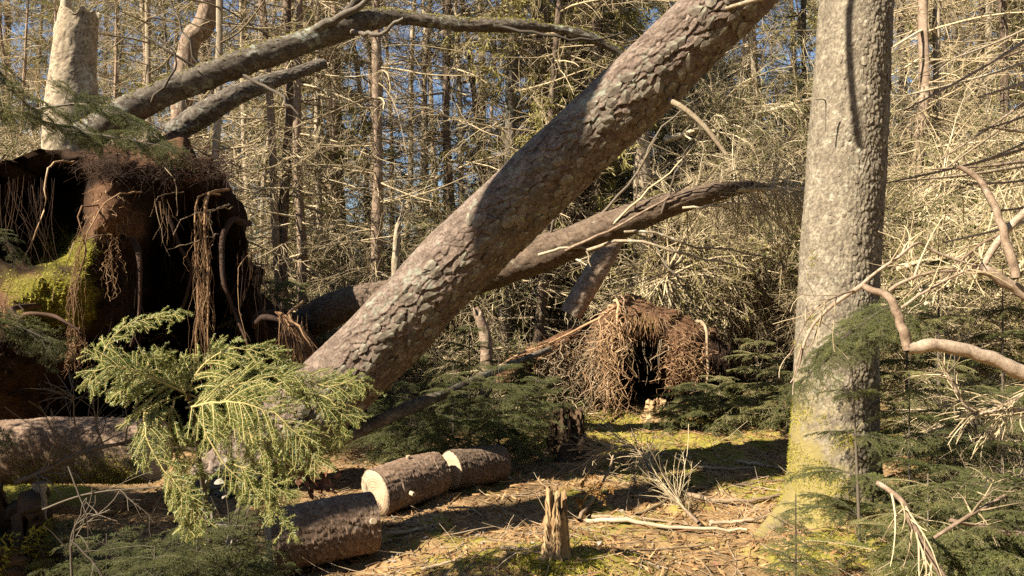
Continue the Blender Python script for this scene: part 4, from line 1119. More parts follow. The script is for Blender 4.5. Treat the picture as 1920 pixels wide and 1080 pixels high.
for k, (px, d) in enumerate([(1690, 4.5), (1790, 4.1), (1860, 4.9), (1930, 4.2), (1740, 5.2)]):
    brush(px, d, -0.05 + 0.12 * k, R.uniform(-0.8, 2.2), R.uniform(0.26, 0.36), k % 4, False, ['thatch of dry twigs touching the standing trunk foot', 'spray of dry twigs over the yellow-green young spruce', 'spray of dry twigs behind the lowest bare branch', 'spray of dry twigs under the crooked limb', 'spray of dry twigs behind the standing trunk foot'][k], '', R.normal() * 0.3)
BL4 = 'tangle of twigs on the floor of the middle thicket'
for k in range(12):
    px = 480 + 520 * k / 11 + R.normal() * 25
    brush(px, 9.4 + R.random() * 3, -0.4 + R.uniform(-0.1, 0.3), R.uniform(0, 6.28), R.uniform(0.6, 0.95), k % 4, R.random() < 0.5, BL4, 'low tangles of the middle thicket', R.normal() * 0.2)

# ================================================================== spruce fronds (shared meshes) and the plants made of them
R = np.random.default_rng(508)
def frond_mesh(L, ntw, nsub, nl, nw, per_m, mats, droop=0.35, seed=0):
    q, r = walk(np.zeros((1, 3)), np.array([[1.0, 0, 0.25]]), L, 14, droop, 0.12, [0.0045 * L / 0.7], 0.3)
    t1, t1r = grow(q, r, ntw, 0.08, 0.98, (0.22 * L / 0.7, 0.42 * L / 0.7), (0.7, 1.05), 7, 0.3, 0.15, 0.5, flat=0.92, shrink=0.75)
    t2, t2r = grow(t1, t1r, nsub, 0.15, 0.95, (0.07, 0.15), (0.6, 1.0), 4, 0.25, 0.15, 0.6, flat=0.9)
    t1r = np.maximum(t1r, 0.0013); t2r = np.maximum(t2r, 0.001)
    so = Soup().tubes(q, r, 5).tubes(t1, t1r, 3).tubes(t2, t2r, 3)
    so.mi = 1
    needles(so, q, per_m * 0.6, nl, nw, 0.2); needles(so, t1, per_m, nl, nw, 0.05); needles(so, t2, per_m, nl, nw)
    return so.mesh('spruce_frond', mats)
FR = {}
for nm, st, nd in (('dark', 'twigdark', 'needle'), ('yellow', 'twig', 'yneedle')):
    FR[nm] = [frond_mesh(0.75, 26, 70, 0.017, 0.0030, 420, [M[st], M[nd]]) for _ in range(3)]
FR['far'] = [frond_mesh(1.0, 26, 60, 0.03, 0.006, 220, [M['twig'], M['needle']]) for _ in range(2)]

def aim(o, d, roll=0.0):
    d = nrm(np.asarray(d, float)); x = Vector(d)
    y = Vector((0, 0, 1)).cross(x)
    if y.length < 1e-3: y = Vector((0, 1, 0))
    y.normalize(); z = x.cross(y)
    m = Matrix(((x.x, y.x, z.x), (x.y, y.y, z.y), (x.z, y.z, z.z)))
    o.rotation_mode = 'QUATERNION'
    o.rotation_quaternion = m.to_quaternion() @ Euler((roll, 0, 0)).to_quaternion()

def sapling(label, loc, h, tiers, per, L, kind, name='spruce_sapling', lean=(0, 0), cat='sapling', group=None, r0=None, elev=(0.1, 0.35), zlo=0.12, stemmat='twigdark'):
    t = thing(name, label, cat, loc, group)
    z = np.linspace(-0.04, h, 10)
    zc = np.clip(z / h, 0, 1) ** 1.3
    q = np.column_stack([lean[0] * zc, lean[1] * zc, z])
    mk('stem', Soup().tubes(q, np.linspace(r0 or h * 0.012, 0.0025, 10), 6).mesh('sapling_stem', M[stemmat], True), t)
    for k in range(tiers):
        f = zlo + (0.96 - zlo) * (k + 0.5) / tiers
        p = q[0] * (1 - f) + q[-1] * f; p[2] = f * h; p[0] = np.interp(f * h, z, q[:, 0]); p[1] = np.interp(f * h, z, q[:, 1])
        a0 = R.uniform(0, 6.28)
        for j in range(per):
            a = a0 + j / per * 6.28 + R.normal() * 0.25
            s_ = L * (1 - 0.72 * f) * R.uniform(0.8, 1.15) / 0.75
            o = mk('frond', FR[kind][int(R.integers(len(FR[kind])))], t, p, scale=s_)
            aim(o, (math.cos(a), math.sin(a), R.uniform(*elev)), R.normal() * 0.25)
    return t
def bough(label, p0, dirs, kind, sc, name='spruce_bough', group=None, spread=0.5, n=10, stem=None, roll=0.5):
    """a live bough: a stem with fronds along it"""
    t = thing(name, label, 'bough', p0, group)
    q = spline(np.asarray(dirs, float), 14)
    mk('stem', Soup().tubes(q - np.asarray(p0), np.linspace(0.012, 0.004, 14) * (stem or 1), 6).mesh('bough_stem', M['twigdark'], True), t)
    for k in range(n):
        f = (k + 0.6) / n; i = min(12, int(f * 13)); p = q[i] + (q[i + 1] - q[i]) * (f * 13 - i)
        T = nrm(q[i + 1] - q[i]); sd = nrm(np.cross(T, [0, 0, 1.0])) * (1 if k % 2 else -1)
        o = mk('frond', FR[kind][int(R.integers(len(FR[kind])))], t, p - np.asarray(p0), scale=sc * R.uniform(0.75, 1.2) * (1 - 0.35 * f))
        aim(o, T * 0.75 + sd * 0.7 * R.uniform(0.6, 1.2) + np.array([0, 0, R.uniform(-0.35, 0.1)]) + spread * 0.3 * R.normal(size=3), R.normal() * roll)
    return t

# the small sapling in front of the standing trunk, and the dark one beside it
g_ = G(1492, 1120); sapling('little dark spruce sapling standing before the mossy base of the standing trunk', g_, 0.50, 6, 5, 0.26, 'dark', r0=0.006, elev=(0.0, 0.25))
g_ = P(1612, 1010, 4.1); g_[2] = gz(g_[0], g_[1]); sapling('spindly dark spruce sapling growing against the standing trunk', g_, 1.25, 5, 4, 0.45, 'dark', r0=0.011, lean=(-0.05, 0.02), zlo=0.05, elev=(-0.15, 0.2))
# dark boughs hanging before the standing trunk
for k, (pts, n, sc) in enumerate([([(1720, 600, 4.2), (1660, 610, 4.15), (1600, 640, 4.1), (1530, 690, 4.05), (1495, 725, 4.05)], 30, 0.46), ([(1720, 570, 4.2), (1660, 580, 4.2), (1600, 620, 4.15), (1545, 660, 4.15)], 26, 0.44)]):
    pl = [P(*a) for a in pts]
    bough(['dark green spruce bough hanging across the standing trunk', 'upper dark spruce bough tucked behind the hanging one on the trunk'][k], pl[0], pl, 'dark', sc, n=n)
# green bush low on the right
for k, (px, d, h) in enumerate([(1705, 4.35, 0.95), (1790, 4.7, 1.1), (1880, 4.3, 1.0), (1960, 4.8, 1.4), (1740, 3.7, 0.55), (1850, 3.5, 0.6), (1930, 3.3, 0.7)]):
    x = (px - 960) / F * d
    lab = ['bushy dark young spruce touching the shaded side of the standing trunk', 'yellow-green young spruce next to the one touching the standing trunk', 'dark young spruce under the crooked bare limb', 'tallest dark young spruce under the stout bare limb',
           'yellow-green knee-high spruce behind the pale slanting branch', 'dark knee-high spruce crossed by the lowest bare branch', 'dark spruce at the frame edge beside the lowest bare branch'][k]
    sapling(lab, (x, d, gz(x, d)), h, 6, 5, 0.6, ['dark', 'yellow', 'dark'][k % 3], name='young_spruce', group='young spruces beside the standing trunk', elev=(-0.1, 0.4), zlo=0.03)
for k, (px, d, h, kd) in enumerate([(1760, 6.0, 1.9, 'yellow'), (1880, 6.2, 1.7, 'dark'), (1700, 6.6, 1.5, 'dark')]):
    x = (px - 960) / F * d
    lab = ['tall yellow-green young spruce half buried in the tangle beyond the standing trunk', 'tall dark young spruce half buried in the tangle beside the stout limb', 'shorter dark young spruce in the tangle close behind the standing trunk'][k]
    sapling(lab, (x, d, gz(x, d)), h, 7, 5, 0.7, kd, name='young_spruce', group='taller young spruces in the tangle', elev=(-0.2, 0.3), zlo=0.1)
# light green sprays beside the small root plate
for k, (px, d, h, kd) in enumerate([(1420, 7.2, 0.95, 'yellow'), (1475, 6.9, 0.75, 'yellow'), (1350, 7.4, 0.55, 'yellow'), (1300, 7.3, 0.5, 'dark')]):
    x = (px - 960) / F * d
    lab = ['tallest yellow-green young spruce beside the small root plate', 'yellow-green young spruce close behind the standing trunk edge', 'small yellow-green spruce at the foot of the small root plate', 'small dark spruce before the hollow of the small root plate'][k]
    sapling(lab, (x, d, gz(x, d)), h, 6, 5, 0.65, kd, name='young_spruce', group='young spruces at the small root plate', elev=(-0.1, 0.3), zlo=0.08)
# dark spruces behind the logs, under the leaning trunk
for k, (px, d, h) in enumerate([(770, 6.4, 0.75), (850, 6.1, 0.85), (935, 6.3, 0.9), (1010, 6.6, 0.7), (880, 7.4, 1.2), (985, 7.3, 0.8), (690, 6.6, 0.5)]):
    x = (px - 960) / F * d
    lab = ['dark low spruce under the slim pole behind the pale-ended log', 'dark low spruce right behind the second log', 'dark low spruce between the second log and the jagged stump', 'dark low spruce behind the dark jagged stump',
           'taller dark spruce in front of the ridge of the small root plate', 'dark spruce behind the low spruces at the jagged stump', 'small dark spruce below the underside of the leaning trunk'][k]
    sapling(lab, (x, d, gz(x, d)), h, 6, 5, 0.65, 'dark', name='young_spruce', group='dark low spruces behind the logs', elev=(-0.15, 0.3), zlo=0.05)
# green beyond the tall root plate, beneath the middle trunks
for k, (px, d, h) in enumerate([(520, 8.6, 1.7), (620, 8.9, 1.2), (690, 9.2, 1.5), (560, 8.0, 1.0)]):
    x = (px - 960) / F * d
    lab = ['tallest green young spruce against the shoulder of the tall root plate', 'green young spruce over the dark bowed trunk', 'green young spruce beside the short whitish snag', 'lowest green young spruce by the tall root plate'][k]
    sapling(lab, (x, d, gz(x, d)), h, 7, 5, 0.9, 'far', name='young_spruce', group='young spruces beyond the tall root plate', elev=(-0.1, 0.3), zlo=0.15)
# boughs on the left
for lab, pts, kd, n, sc in [
    ('bright yellow-green spruce bough hanging in at the frame edge above the root plate', [(-190, 20, 4.6), (-100, 60, 4.6), (-20, 130, 4.6), (60, 205, 4.6)], 'yellow', 24, 0.55),
    ('lower drooping spruce bough above the dark corner of the tall root plate', [(-160, 120, 4.8), (-60, 170, 4.8), (20, 205, 4.8), (90, 230, 4.8)], 'dark', 20, 0.5),
    ('dark green bough lying on the crest of the tall root plate', [(70, 205, 5.6), (150, 195, 5.5), (230, 215, 5.45), (300, 262, 5.4)], 'dark', 24, 0.55),
    ('grey-green bough draped over the crest of the tall root plate', [(100, 240, 5.3), (170, 250, 5.25), (240, 262, 5.2), (310, 275, 5.2)], 'dark', 22, 0.5),
    ('limp grey-green bough below the mossy flank of the root plate', [(-90, 600, 4.5), (-30, 600, 4.5), (40, 615, 4.5), (95, 640, 4.5)], 'dark', 16, 0.5),
    ('short spruce twig reaching in before the dark end of the root plate', [(-60, 440, 4.6), (-25, 440, 4.6), (10, 450, 4.6), (30, 470, 4.6)], 'dark', 8, 0.32)]:
    pl = [P(*a) for a in pts]
    bough(lab, pl[0], pl, kd, sc, n=n)
# dark undergrowth at the bottom of the frame on the left
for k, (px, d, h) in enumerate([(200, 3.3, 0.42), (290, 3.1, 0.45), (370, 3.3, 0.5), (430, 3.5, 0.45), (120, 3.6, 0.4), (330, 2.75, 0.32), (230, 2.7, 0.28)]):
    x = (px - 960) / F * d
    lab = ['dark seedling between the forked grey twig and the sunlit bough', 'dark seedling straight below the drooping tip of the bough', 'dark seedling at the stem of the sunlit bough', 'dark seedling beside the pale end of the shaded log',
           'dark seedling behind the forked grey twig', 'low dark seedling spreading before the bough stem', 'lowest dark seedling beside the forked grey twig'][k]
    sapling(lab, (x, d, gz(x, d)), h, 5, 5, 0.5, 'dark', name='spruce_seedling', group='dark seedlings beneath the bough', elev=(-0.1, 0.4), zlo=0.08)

# ================================================================== the sunlit spruce bough in front
R = np.random.default_rng(509)
hero = thing('sunlit_spruce_bough', 'bright yellow-green spruce bough drooping in full sun before the root plate', 'bough', P(395, 1010, 3.35))
H0 = np.array(hero.location)
def C(cx, cy, d):                      # crop coordinates of the enlarged view -> photo pixel -> point
    return P(140 + cx / 2.25, 560 + cy / 2.25, d)
stem = spline([P(395, 1015, 3.35), P(385, 940, 3.3), P(372, 850, 3.22), P(360, 770, 3.12), P(352, 735, 3.05)], 16)
mk('stem', Soup().tubes(stem, np.linspace(0.013, 0.008, 16), 8).mesh('bough_stem', M['twigdark'], True, H0), hero)
FRONDS = [
    ([(520, 420, 3.1), (400, 370, 3.02), (280, 310, 2.95), (170, 285, 2.9), (90, 310, 2.88), (58, 365, 2.86)], 30, 0.20, 1.0),
    ([(330, 370, 3.05), (200, 330, 3.0), (115, 270, 2.98), (150, 175, 3.0), (250, 100, 3.03), (430, 62, 3.06)], 26, 0.13, 0.9),
    ([(300, 300, 3.0), (330, 240, 3.05), (400, 245, 3.08)], 8, 0.10, 0.8),
    ([(470, 430, 3.1), (510, 320, 3.1), (590, 240, 3.12), (700, 208, 3.15), (820, 235, 3.18), (880, 290, 3.2)], 28, 0.20, 1.0),
    ([(480, 440, 3.08), (620, 390, 3.05), (780, 340, 3.05), (900, 320, 3.08), (980, 370, 3.1)], 30, 0.22, 1.0),
    ([(470, 460, 3.05), (580, 440, 2.95), (700, 440, 2.9), (850, 490, 2.88), (950, 590, 2.86), (1025, 690, 2.85)], 40, 0.24, 1.1),
    ([(800, 380, 3.1), (940, 350, 3.12), (1080, 370, 3.12), (1160, 345, 3.14), (1220, 345, 3.16)], 28, 0.20, 1.0),
    ([(980, 400, 3.1), (1060, 420, 3.1), (1120, 480, 3.08), (1110, 600, 3.06)], 18, 0.17, 0.9),
    ([(400, 420, 3.05), (300, 480, 2.95), (300, 570, 2.88), (350, 680, 2.85), (440, 800, 2.83), (510, 890, 2.82), (560, 960, 2.82)], 36, 0.15, 1.0),
    ([(430, 770, 2.85), (470, 900, 2.84), (490, 1015, 2.84)], 12, 0.11, 0.8),
    ([(500, 450, 3.05), (560, 580, 2.95), (640, 710, 2.9), (760, 820, 2.88), (870, 920, 2.87), (930, 1015, 2.87)], 30, 0.11, 1.0),
    ([(640, 690, 2.92), (760, 730, 2.9), (850, 790, 2.89), (885, 850, 2.88)], 16, 0.15, 0.9),
    ([(600, 460, 3.0), (700, 540, 2.95), (810, 620, 2.93), (880, 700, 2.92), (920, 790, 2.92)], 30, 0.16, 1.0),
    ([(560, 440, 3.1), (680, 520, 3.08), (850, 520, 3.05), (1000, 560, 3.05), (1060, 640, 3.05)], 30, 0.22, 1.0),
    ([(420, 430, 3.02), (400, 520, 2.98), (420, 600, 2.97), (520, 740, 2.96)], 22, 0.16, 0.9),
    ([(470, 400, 3.15), (420, 330, 3.15), (350, 300, 3.12), (260, 320, 3.1), (180, 400, 3.08)], 22, 0.18, 0.9),
    ([(520, 420, 3.2), (640, 320, 3.22), (760, 300, 3.25), (860, 340, 3.28), (900, 400, 3.28)], 24, 0.2, 1.0),
]
HN = 0.0145
for pts, ntw, tl, rs in FRONDS:
    q = spline([C(*a) for a in pts], 18)
    q[1:-1] += R.normal(size=(16, 3)) * 0.003
    ln = np.linalg.norm(np.diff(q, axis=0), axis=1).sum()
    r = np.linspace(0.0048 * rs, 0.0016, 18)
    Pq = q[None]; Rq = r[None]
    nn = int(ntw * 1.95); UV = (-0.25, -0.75, 0.6)
    t1, t1r = grow(Pq, Rq, nn, 0.06, 0.99, (tl * 0.65, tl * 1.1), (0.6, 0.95), 7, 0.32, 0.10, 0.5, flat=0.85, shrink=0.6, upv=UV)
    t2, t2r = grow(t1, t1r, int(nn * 1.5), 0.1, 0.9, (0.03, 0.075), (0.6, 0.95), 4, 0.25, 0.10, 0.7, flat=0.9, shrink=0.3, upv=UV)
    t1r = np.maximum(t1r, 0.0013); t2r = np.maximum(t2r, 0.0011)
    fo = mk('frond', Soup().tubes(Pq, Rq, 5).tubes(t1, t1r, 4).tubes(t2, t2r, 3).mesh('frond_stem', M['herostem'], True, H0), hero)
    so = Soup()
    needles(so, Pq, 420, HN, 0.0026, 0.12, fwd=0.5, flat=0.6, upv=UV); needles(so, t1, 520, HN, 0.0026, 0.04, fwd=0.45, flat=0.72, upv=UV); needles(so, t2, 540, HN * 0.95, 0.0026, fwd=0.45, flat=0.72, upv=UV)
    mk('needles', so.mesh('frond_needles', M['hero'], False, H0), fo, kind='stuff')

# withered leaves and a weedy stem in the shade below the bough
wp_ = thing('withered_plant', 'withered plant with pale curled leaves in the shade under the bough', 'plant', P(430, 1040, 3.45))
W0 = np.array(wp_.location)
def leaf_mesh(name, L, W, mat, curl=0.3):
    k = 6; t = np.linspace(0, 1, k)
    w = W * np.sin(math.pi * np.clip(t * 0.93 + 0.05, 0, 1)) ** 0.8
    c = np.column_stack([t * L, 0 * t, curl * L * (t ** 2) - 0.1 * L * t])
    l_ = c + np.column_stack([0 * t, w, 0.35 * w]); r_ = c + np.column_stack([0 * t, -w, 0.35 * w])
    v = np.concatenate([l_, c, r_]); i = np.arange(k - 1)
    q = np.concatenate([np.stack([i, i + 1, i + 1 + k, i + k], -1), np.stack([i + k, i + 1 + k, i + 1 + 2 * k, i + 2 * k], -1)])
    return Soup().add(v, q, None, R.random()).mesh(name, mat)
PL = [leaf_mesh('pale_leaf', 0.06, 0.022, M['paleleaf'], R.uniform(-0.5, 0.4)) for _ in range(4)]
DL = [leaf_mesh('dead_leaf', 0.055, 0.018, M['leaf'], R.uniform(-0.5, 0.6)) for _ in range(5)]
for k, (a, b) in enumerate([((430, 1040), (415, 880)), ((432, 1040), (455, 860)), ((430, 1040), (395, 930)), ((432, 1040), (470, 940))]):
    q = spline([P(*a, 3.45), P((a[0] + b[0]) / 2 + 6, (a[1] + b[1]) / 2, 3.42), P(*b, 3.4)], 8)
    mk('stem', Soup().tubes(q, np.linspace(0.004, 0.002, 8), 5).mesh('weed_stem', M['twigdark'], True, W0), wp_)
for k, (a, b) in enumerate([(402, 905), (395, 960), (418, 935), (445, 880), (455, 900), (402, 985), (430, 1000), (388, 895), (465, 940), (412, 870), (440, 960)]):
    o = mk('leaf', PL[k % 4], wp_, P(a, b, 3.38) - W0, scale=R.uniform(0.7, 1.2)); o.rotation_euler = R.uniform(-1.5, 1.5, 3) + np.array([0, 0.6, 0])

# ================================================================== bare limbs on the right
R = np.random.default_rng(510)
def limb(label, runs, name='dead_limb', mat='limb', twigs=120, tl=(0.12, 0.4), S=10):
    p0 = P(*runs[0][0][0]); t = thing(name, label, 'limb', p0)
    allq = []
    for i, (pts, r0, r1) in enumerate(runs):
        K = 60
        q = spline([P(*a) for a in pts], 14); q[1:-1] += R.normal(size=(12, 3)) * r0 * 0.10; q = spline(q, K)
        r = np.linspace(r0, r1, K) * np.interp(np.arange(K), np.linspace(0, K, 16), 0.8 + 0.04 * R.normal(size=16))
        mk('limb' if r0 > 0.012 else 'branch', Soup().tubes(q, r, S if r0 > 0.01 else 6).mesh('limb_run', M[mat], True, p0), t)
        if r0 < 0.02: allq.append((q[None], r[None]))
    if twigs and allq:
        a = np.concatenate([x for x, _ in allq]); b = np.concatenate([y for _, y in allq])
        t1, t1r = grow(a, b, twigs, 0.15, 1.0, tl, (0.35, 1.0), 7, 0.25, 0.55, 0.6, rmax=0.005)
        t2, t2r = grow(t1, t1r, int(twigs * 1.6), 0.1, 1.0, (0.05, 0.16), (0.4, 1.0), 4, 0.25, 0.9, 0.6)
        mk('twigs', Soup().tubes(t1, np.maximum(t1r, 0.0014), 4).tubes(t2, np.maximum(t2r, 0.0011), 3).mesh('limb_twigs', M['twigdark' if mat == 'twigdark' else 'twig'], True, p0), t, kind='stuff')
    return t
limb('crooked bare limb bending in front of the standing trunk', [
    ([(1990, 735, 3.0), (1900, 690, 3.0), (1830, 662, 3.0), (1760, 648, 3.0), (1700, 652, 3.0)], 0.042, 0.030),
    ([(1702, 655, 3.0), (1690, 610, 3.0), (1672, 565, 3.02), (1645, 545, 3.05), (1615, 535, 3.08)], 0.026, 0.016),
    ([(1622, 532, 3.08), (1580, 558, 3.1), (1540, 592, 3.12), (1512, 632, 3.14), (1496, 690, 3.16), (1482, 718, 3.16)], 0.014, 0.003),
    ([(1615, 535, 3.08), (1650, 505, 3.05), (1690, 478, 3.05), (1720, 455, 3.08), (1750, 470, 3.1), (1800, 490, 3.1), (1835, 498, 3.1)], 0.009, 0.007),
    ([(1668, 545, 3.02), (1690, 530, 3.0), (1740, 512, 3.0), (1800, 508, 3.05)], 0.010, 0.005),
    ([(1688, 578, 3.02), (1730, 550, 3.0), (1780, 522, 3.0), (1820, 505, 3.05)], 0.009, 0.005),
    ([(1502, 650, 3.14), (1490, 700, 3.13), (1486, 740, 3.12)], 0.005, 0.002),
    ([(1600, 545, 3.08), (1560, 560, 3.02), (1520, 590, 3.0), (1478, 670, 3.0)], 0.006, 0.002)], twigs=26)
limb('stout bare limb jutting above the crooked limb', [
    ([(1990, 585, 3.3), (1920, 550, 3.3), (1870, 520, 3.3), (1830, 500, 3.3)], 0.036, 0.026),
    ([(1990, 350, 3.35), (1920, 400, 3.35), (1880, 440, 3.35), (1842, 500, 3.32)], 0.026, 0.018),
    ([(1905, 520, 3.25), (1890, 460, 3.25), (1870, 400, 3.28), (1840, 340, 3.3), (1795, 312, 3.32)], 0.024, 0.014),
    ([(1890, 430, 3.35), (1830, 465, 3.35), (1780, 510, 3.3), (1740, 545, 3.3)], 0.010, 0.004)], twigs=24)
limb('thin bare branch arching over the low right spruces', [
    ([(1990, 770, 3.4), (1900, 768, 3.4), (1830, 772, 3.4), (1800, 745, 3.4), (1770, 690, 3.4)], 0.013, 0.006),
    ([(1990, 700, 3.4), (1900, 750, 3.4), (1840, 780, 3.4)], 0.008, 0.005)], twigs=60)
limb('pale bare branch slanting through the low spruces by the trunk foot', [
    ([(1645, 905, 3.3), (1690, 940, 3.2), (1720, 1000, 3.15), (1770, 1085, 3.1)], 0.014, 0.018),
    ([(1990, 1010, 3.3), (1900, 1000, 3.3), (1830, 985, 3.3), (1780, 975, 3.3)], 0.022, 0.012),
    ([(1750, 1010, 3.25), (1820, 965, 3.3), (1900, 920, 3.4), (1980, 870, 3.5)], 0.010, 0.010)], twigs=45)
# straight broken branches of the fallen tree at the upper right
for k in range(16):
    y0 = 20 + 24 * k + R.normal() * 10; x0 = 1990; ln = R.uniform(130, 330)
    sl = R.uniform(0.25, 0.75) if k < 9 else R.uniform(-0.1, 0.4)
    d = R.uniform(5.6, 6.8)
    p = [P(x0, y0, d + 0.3), P(x0 - ln * 0.5, y0 + sl * ln * 0.5 + 6, d), P(x0 - ln, y0 + sl * ln, d - 0.2)]
    lab = ('steep ' if sl > 0.5 else 'slanting ' if sl > 0.25 else 'level ') + ('tawny' if k % 3 else 'pale') + (' long' if ln > 230 else ' short') + ' broken branch jutting from the fallen crown beyond the standing trunk'
    t = thing('broken_branch', lab, 'branch', p[0], lab.replace(' branch ', ' branches '))
    q = spline(p, 12)
    mk('branch', Soup().tubes(q, np.linspace(R.uniform(0.014, 0.024), 0.006, 12), 6).mesh('straight_branch', M['limb'] if k % 3 else M['pale'], True, p[0]), t)
    t1, t1r = grow(q[None], np.full((1, 12), 0.008), 22, 0.3, 1, (0.15, 0.5), (0.4, 1.0), 6, 0.35, 0.5, 0.5)
    mk('twigs', Soup().tubes(t1, np.maximum(t1r * 0.6, 0.0018), 3).mesh('straight_branch_twigs', M['twig'], True, p[0]), t, kind='stuff')

# ================================================================== stumps
R = np.random.default_rng(511)
def jagged_stump(label, base, h, r, n, mat, name='rotten_stump', seed=0, spread=1.0, lean=0.0):
    t = thing(name, label, 'stump', base)
    nu, nv = 40, 26
    th = np.arange(nu) / nu * 2 * math.pi; z = np.linspace(0, 1, nv)
    q = np.stack([np.cos(th), np.sin(th), 0 * th], -1)
    top = h * (0.66 + 0.34 * np.clip(0.5 + 1.1 * vnoise(q, 2.3, seed) + 0.5 * vnoise(q, 7, seed + 1), 0, 1.1))
    rr = r * (1 + 0.35 * vnoise(q, 3.5, seed + 2) + 0.2 * vnoise(q, 9, seed + 4))
    zz = -0.06 + (top + 0.06)[None] * z[:, None]
    pr = rr[None] * (1.15 - 0.35 * z[:, None] + 0.35 * np.exp(-zz / 0.05))
    V = np.stack([pr * np.cos(th) + lean * zz, pr * np.sin(th), zz], -1)
    V += 0.06 * r * R.normal(size=V.shape)
    inner = V[-6:][::-1].copy(); inner[..., :2] *= 0.62; inner[..., 2] -= 0.02
    V = np.concatenate([V, inner]); n_ = V.shape[0]
    idx = np.arange(n_ * nu).reshape(n_, nu); nx = np.roll(idx, -1, 1)
    Q = np.stack([idx[:-1], nx[:-1], nx[1:], idx[1:]], -1).reshape(-1, 4)
    rn = 0.5 + 0.5 * vnoise(np.stack([np.cos(th)[None] * 3 + 0 * zz, np.sin(th)[None] * 3 + 0 * zz, zz * 2], -1)[:, :], 3, seed + 7)
    rn = np.concatenate([rn, rn[-6:]])
    so = Soup().add(V.reshape(-1, 3), Q, None, rn.ravel())
    so.add(np.vstack([V[-1], V[-1].mean(0)[None]]), None, [[i, (i + 1) % nu, nu] for i in range(nu)], 0.2)
    mk('stump_wood', so.mesh('stump_wood', mat), t)
    for k in range(n):
        a = R.uniform(0, 6.28); rad = r * R.uniform(0.4, 0.9); hh = h * R.uniform(0.75, 1.0)
        p0 = np.array([rad * math.cos(a), rad * math.sin(a), h * 0.35]); p1 = np.array([p0[0] * 1.1 + lean * hh, p0[1] * 1.1, hh])
        mk('splinter', Soup().tubes(np.linspace(p0, p1, 4), np.array([0.2, 0.18, 0.12, 0.015]) * r * R.uniform(0.7, 1.3), 5).mesh('splinter', mat, False), t)
    return t
b_ = G(1043, 1050); b_[2] -= 0.01
st1 = jagged_stump('slim snapped post-like stump on the sunny moss', b_, 0.37, 0.052, 2, M['snapped'], seed=6)
tp = R.normal(size=(2600, 3)) * np.array([0.13, 0.13, 0.0]); tp[:, 2] = gh(b_[0] + tp[:, 0], b_[1] + tp[:, 1]) - b_[2] + 0.02
mk('moss', tufts(Soup(), tp, np.tile([0, 0, 1.0], (2600, 1)), 0.018, 0.009).mesh('stump_moss', M['moss'], False), st1, kind='stuff')
b_ = P(1062, 860, 6.45); b_[2] = gz(b_[0], b_[1])
jagged_stump('dark jagged rotten stump in the shade near the small root plate', b_, 0.42, 0.15, 9, M['rotdark'], seed=9)
b_ = P(1232, 800, 7.9); b_[2] = gz(b_[0], b_[1])
jagged_stump('low reddish rotten stump before the hollow of the small root plate', b_, 0.22, 0.13, 5, M['snapped'], seed=13)
b_ = P(1440, 815, 7.3); b_[2] = gz(b_[0], b_[1])
jagged_stump('crumbling orange stump between the small root plate and the standing trunk', b_, 0.2, 0.2, 5, M['snapped'], seed=17)
# the mossy rotten stub at the frame edge and the birch pieces under the dark branch
b_ = P(-10, 960, 3.5); b_[2] = gz(b_[0], b_[1])
ms_ = jagged_stump('mossy crumbling stump at the frame edge beside the shaded log', b_, 0.55, 0.2, 7, M['rotdark'], seed=21)
k_ = 5000; th_ = R.uniform(0, 6.28, k_); zz_ = R.uniform(0, 1, k_) ** 1.6 * 0.42
mk('moss', tufts(Soup(), np.column_stack([0.215 * np.cos(th_), 0.215 * np.sin(th_), zz_]), np.column_stack([np.cos(th_), np.sin(th_), 0 * th_]), 0.035, 0.011).mesh('edge_stump_moss', M['moss'], False), ms_, kind='stuff')
for k, (a, b, rr_) in enumerate([((72, 968), (74, 905), 0.032), ((48, 1060), (46, 1015), 0.03)]):
    g_ = G(a[0], max(a[1], 960) + 30); d = min(g_[1], 3.6)
    p = [P(a[0], a[1] + 60, d), P(*b, d)]
    gg = bark_grid([p[0], (p[0] + p[1]) / 2, p[1]], [rr_] * 3, 50, 24, 0.03, 0.05, lambda N, s: 0.003 + 0 * N[..., 0], 400 + k, lump=0.008)
    t = thing('birch_stub', ['white birch stub standing under the dark bare branch', 'short white birch stub among leaves at the frame edge'][k], 'stub', p[0])
    mk('trunk', bark_mesh('birch_stub', gg, M['pale'], p[0]), t)
limb('dark bare branch with upright twigs crossing before the shaded log', [
    ([(30, 905, 3.6), (90, 880, 3.6), (150, 850, 3.6), (210, 835, 3.6), (262, 822, 3.62)], 0.017, 0.011),
    ([(235, 830, 3.6), (240, 800, 3.58), (255, 790, 3.58), (262, 815, 3.6)], 0.006, 0.004),
    ([(118, 868, 3.6), (102, 820, 3.58), (85, 775, 3.56)], 0.006, 0.002),
    ([(155, 850, 3.6), (140, 790, 3.58), (138, 730, 3.56)], 0.006, 0.002),
    ([(195, 840, 3.6), (182, 800, 3.58), (172, 740, 3.56), (165, 700, 3.56)], 0.006, 0.002)], mat='twigdark', twigs=50)
limb('thin grey forked twig standing in the shaded undergrowth', [
    ([(135, 1090, 2.7), (134, 1010, 2.7), (152, 965, 2.7)], 0.006, 0.004), ([(134, 1012, 2.7), (180, 1060, 2.68), (195, 1085, 2.68)], 0.005, 0.003), ([(128, 875, 2.9), (160, 960, 2.8), (165, 970, 2.8)], 0.004, 0.003), ([(80, 955, 2.9), (170, 925, 2.9), (300, 913, 2.95)], 0.005, 0.003)], mat='twigdark', twigs=22)

